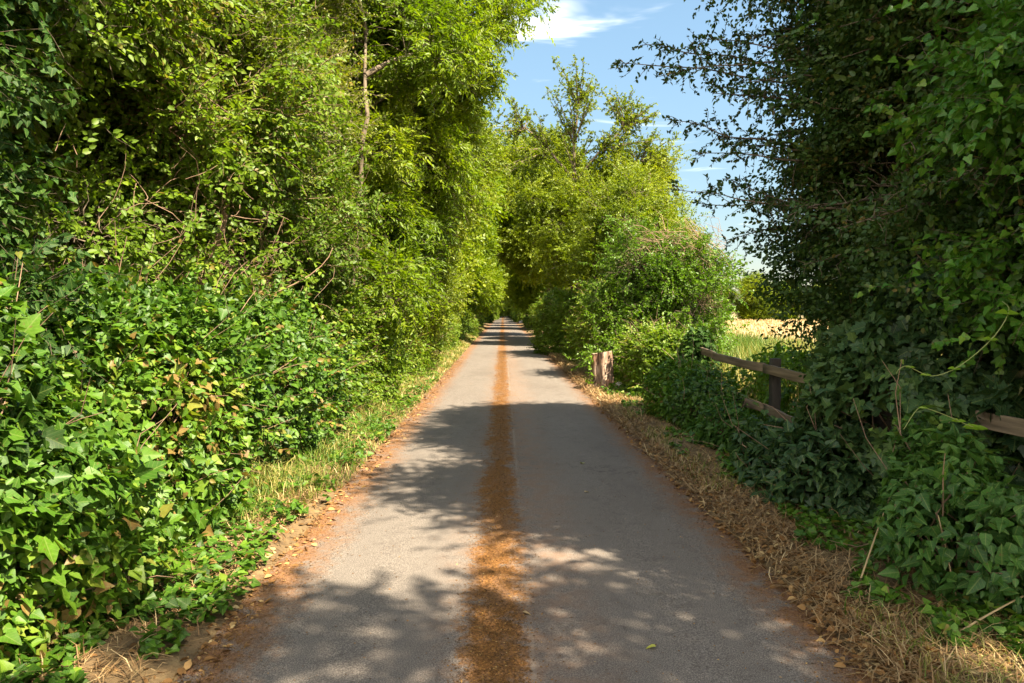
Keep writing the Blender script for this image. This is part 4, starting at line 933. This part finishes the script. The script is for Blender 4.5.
# stray dead stalks and leaves in front
def stalk(label, p0, p1, r, mat='straw', sag=.02):
    m = MB(); p0, p1 = A(p0, float), A(p1, float); tube(m, curve(p0 - p0, (p1 - p0) / 2 + A([0, 0, sag]), p1 - p0, 9), np.linspace(r, r * .6, 9), 6, .8, True)
    tag(m.build('dead_stalk', M[mat], None, tuple(p0)), label, 'stalk')
stalk('longest dead stalk leaning from the road edge into the nettles on the right', (1.86, 3.75, .02), (2.30, 4.2, .50), .006)
stalk('dead stalk standing upright against the nettles on the right', (2.35, 3.62, .05), (2.28, 3.7, .52), .005)
stalk('forked dead stalk lying on the straw in the bottom right corner', (2.05, 3.25, .06), (2.62, 3.45, .22), .006)
stalk('short dead stalk lying on the soil in the bottom left corner', (-1.98, 3.4, .06), (-2.02, 3.55, .34), .005)
def road_leaf(label, x, y, s, seed, mat='yellow_leaf', rnd=.6):
    rng = np.random.default_rng(seed); m = MB(); a = rng.uniform(0, 6.28)
    leaves(m, A([[0, 0, 0.]]), A([[math.cos(a), math.sin(a), .08]]), A([[.25, .1, 1.]]), A([s]), 'ovate', A([rnd])); z = .004 + .022 * (1 - ((x - .1) / 1.65) ** 2) + .012
    tag(m.build('fallen_leaf', M[mat], None, (x, y, z)), label, 'leaf')
road_leaf('yellow green leaf on the asphalt at the bottom of the picture, nearest the camera', .71, 3.27, .05, 1)
road_leaf('pale curled leaf on the right wheel track near the middle of the lane', .81, 7.25, .08, 2)
road_leaf('small pale leaf below the curled one on the right wheel track', .70, 6.1, .05, 3, 'straw', .9)
road_leaf('buff leaf beside the mossy strip low in the picture', .10, 3.65, .05, 4, 'straw', .7)
road_leaf('yellow leaf at the foot of the ivy on the left verge', -1.55, 4.3, .07, 5)

# ------------------------------------------------------------------ sky, sun, camera
SUN_AZ, SUN_EL = math.atan2(1.0, -.85), math.radians(56)
w = bpy.data.worlds.new('World'); sc.world = w; w.use_nodes = True; t = w.node_tree; l = t.links.new
for n in list(t.nodes): t.nodes.remove(n)
sky = node(t, 'ShaderNodeTexSky', sky_type='NISHITA'); sky.sun_disc = False; sky.sun_elevation = SUN_EL; sky.sun_rotation = SUN_AZ
sky.air_density = 1.0; sky.dust_density = .2; sky.ozone_density = 1.6
tc = node(t, 'ShaderNodeTexCoord'); sx = node(t, 'ShaderNodeSeparateXYZ'); l(tc.outputs['Generated'], sx.inputs[0])
def mth(op, a, b=None):
    n = node(t, 'ShaderNodeMath', operation=op)
    for k, v in enumerate((a, b)):
        if v is None: continue
        if hasattr(v, 'links'): l(v, n.inputs[k])
        else: n.inputs[k].default_value = v
    return n.outputs[0]
zc = mth('MAXIMUM', sx.outputs[2], .03)
cb = node(t, 'ShaderNodeCombineXYZ'); l(mth('DIVIDE', sx.outputs[0], zc), cb.inputs[0]); l(mth('DIVIDE', sx.outputs[1], zc), cb.inputs[1])
mp = node(t, 'ShaderNodeMapping'); mp.inputs[2].default_value = (0, 0, .5); mp.inputs[3].default_value = (1.1, 2.4, 1); l(cb.outputs[0], mp.inputs[0])
nz = node(t, 'ShaderNodeTexNoise'); nz.inputs['Scale'].default_value = 1.5; nz.inputs['Detail'].default_value = 4; nz.inputs['Roughness'].default_value = .55; nz.inputs['Distortion'].default_value = .6
l(mp.outputs[0], nz.inputs[0])
# the one larger cloud above the lane
vd = node(t, 'ShaderNodeVectorMath', operation='SUBTRACT'); l(cb.outputs[0], vd.inputs[0]); vd.inputs[1].default_value = (.20, 2.42, 0)
vm = node(t, 'ShaderNodeVectorMath', operation='MULTIPLY'); l(vd.outputs[0], vm.inputs[0]); vm.inputs[1].default_value = (2.4, 2.1, 0)
vl = node(t, 'ShaderNodeVectorMath', operation='LENGTH'); l(vm.outputs[0], vl.inputs[0])
blob = mth('MAXIMUM', mth('SUBTRACT', 1.0, vl.outputs[1]), 0)
fill_cloud = node(t, 'ShaderNodeMapRange', interpolation_type='SMOOTHSTEP'); l(sx.outputs[1], fill_cloud.inputs[0]); fill_cloud.inputs[1].default_value = .35; fill_cloud.inputs[2].default_value = -.45  # unseen bright clouds added overhead and behind the camera to fill the shade
mask = node(t, 'ShaderNodeMapRange', interpolation_type='SMOOTHSTEP'); l(mth('ADD', nz.outputs[0], mth('ADD', mth('MULTIPLY', blob, .36), mth('MULTIPLY', fill_cloud.outputs[0], .42))), mask.inputs[0]); mask.inputs[1].default_value = .61; mask.inputs[2].default_value = 1.15
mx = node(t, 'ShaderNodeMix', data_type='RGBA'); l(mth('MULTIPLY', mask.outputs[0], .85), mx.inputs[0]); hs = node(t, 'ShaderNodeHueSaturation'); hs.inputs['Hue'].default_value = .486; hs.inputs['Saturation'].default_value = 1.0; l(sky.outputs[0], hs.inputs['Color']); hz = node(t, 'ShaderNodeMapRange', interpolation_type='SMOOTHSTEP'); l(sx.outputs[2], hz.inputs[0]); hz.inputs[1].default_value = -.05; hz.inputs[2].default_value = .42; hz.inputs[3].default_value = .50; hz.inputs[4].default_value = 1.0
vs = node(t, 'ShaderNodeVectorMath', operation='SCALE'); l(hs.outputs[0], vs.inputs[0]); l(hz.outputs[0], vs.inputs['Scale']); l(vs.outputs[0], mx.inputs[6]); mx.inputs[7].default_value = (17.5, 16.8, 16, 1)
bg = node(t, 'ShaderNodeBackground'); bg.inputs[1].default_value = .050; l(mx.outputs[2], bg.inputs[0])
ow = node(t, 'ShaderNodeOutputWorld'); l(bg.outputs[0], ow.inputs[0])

ld = bpy.data.lights.new('sun', 'SUN'); ld.energy = 4.0; ld.angle = math.radians(.53); ld.color = (1, .91, .74)
so = bpy.data.objects.new('sun', ld); COL.objects.link(so)
dv = Vector((math.sin(SUN_AZ) * math.cos(SUN_EL), math.cos(SUN_AZ) * math.cos(SUN_EL), math.sin(SUN_EL)))
so.rotation_euler = dv.to_track_quat('Z', 'Y').to_euler(); so.location = dv * 40

cd = bpy.data.cameras.new('camera'); cd.sensor_width = 36; cd.lens = 36 * 720 / 1024; cd.clip_end = 3000; cd.clip_start = .05
co = bpy.data.objects.new('camera', cd); COL.objects.link(co); co.location = (0, 0, 1.6)
co.rotation_euler = (math.radians(90 - 2.58), 0, math.radians(-.72)); sc.camera = co

sc.view_settings.view_transform = 'Standard'; sc.view_settings.look = 'None'; sc.view_settings.exposure = 2.4; sc.view_settings.gamma = 1
sc.view_settings.use_white_balance = True; sc.view_settings.white_balance_temperature = 7000; sc.view_settings.white_balance_tint = 10
sc.render.engine = 'CYCLES'; cy = sc.cycles
cy.max_bounces = 6; cy.diffuse_bounces = 4; cy.glossy_bounces = 2; cy.transmission_bounces = 4; cy.transparent_max_bounces = 4
cy.caustics_reflective = False; cy.caustics_refractive = False; cy.sample_clamp_indirect = 6
cy.use_denoising = True
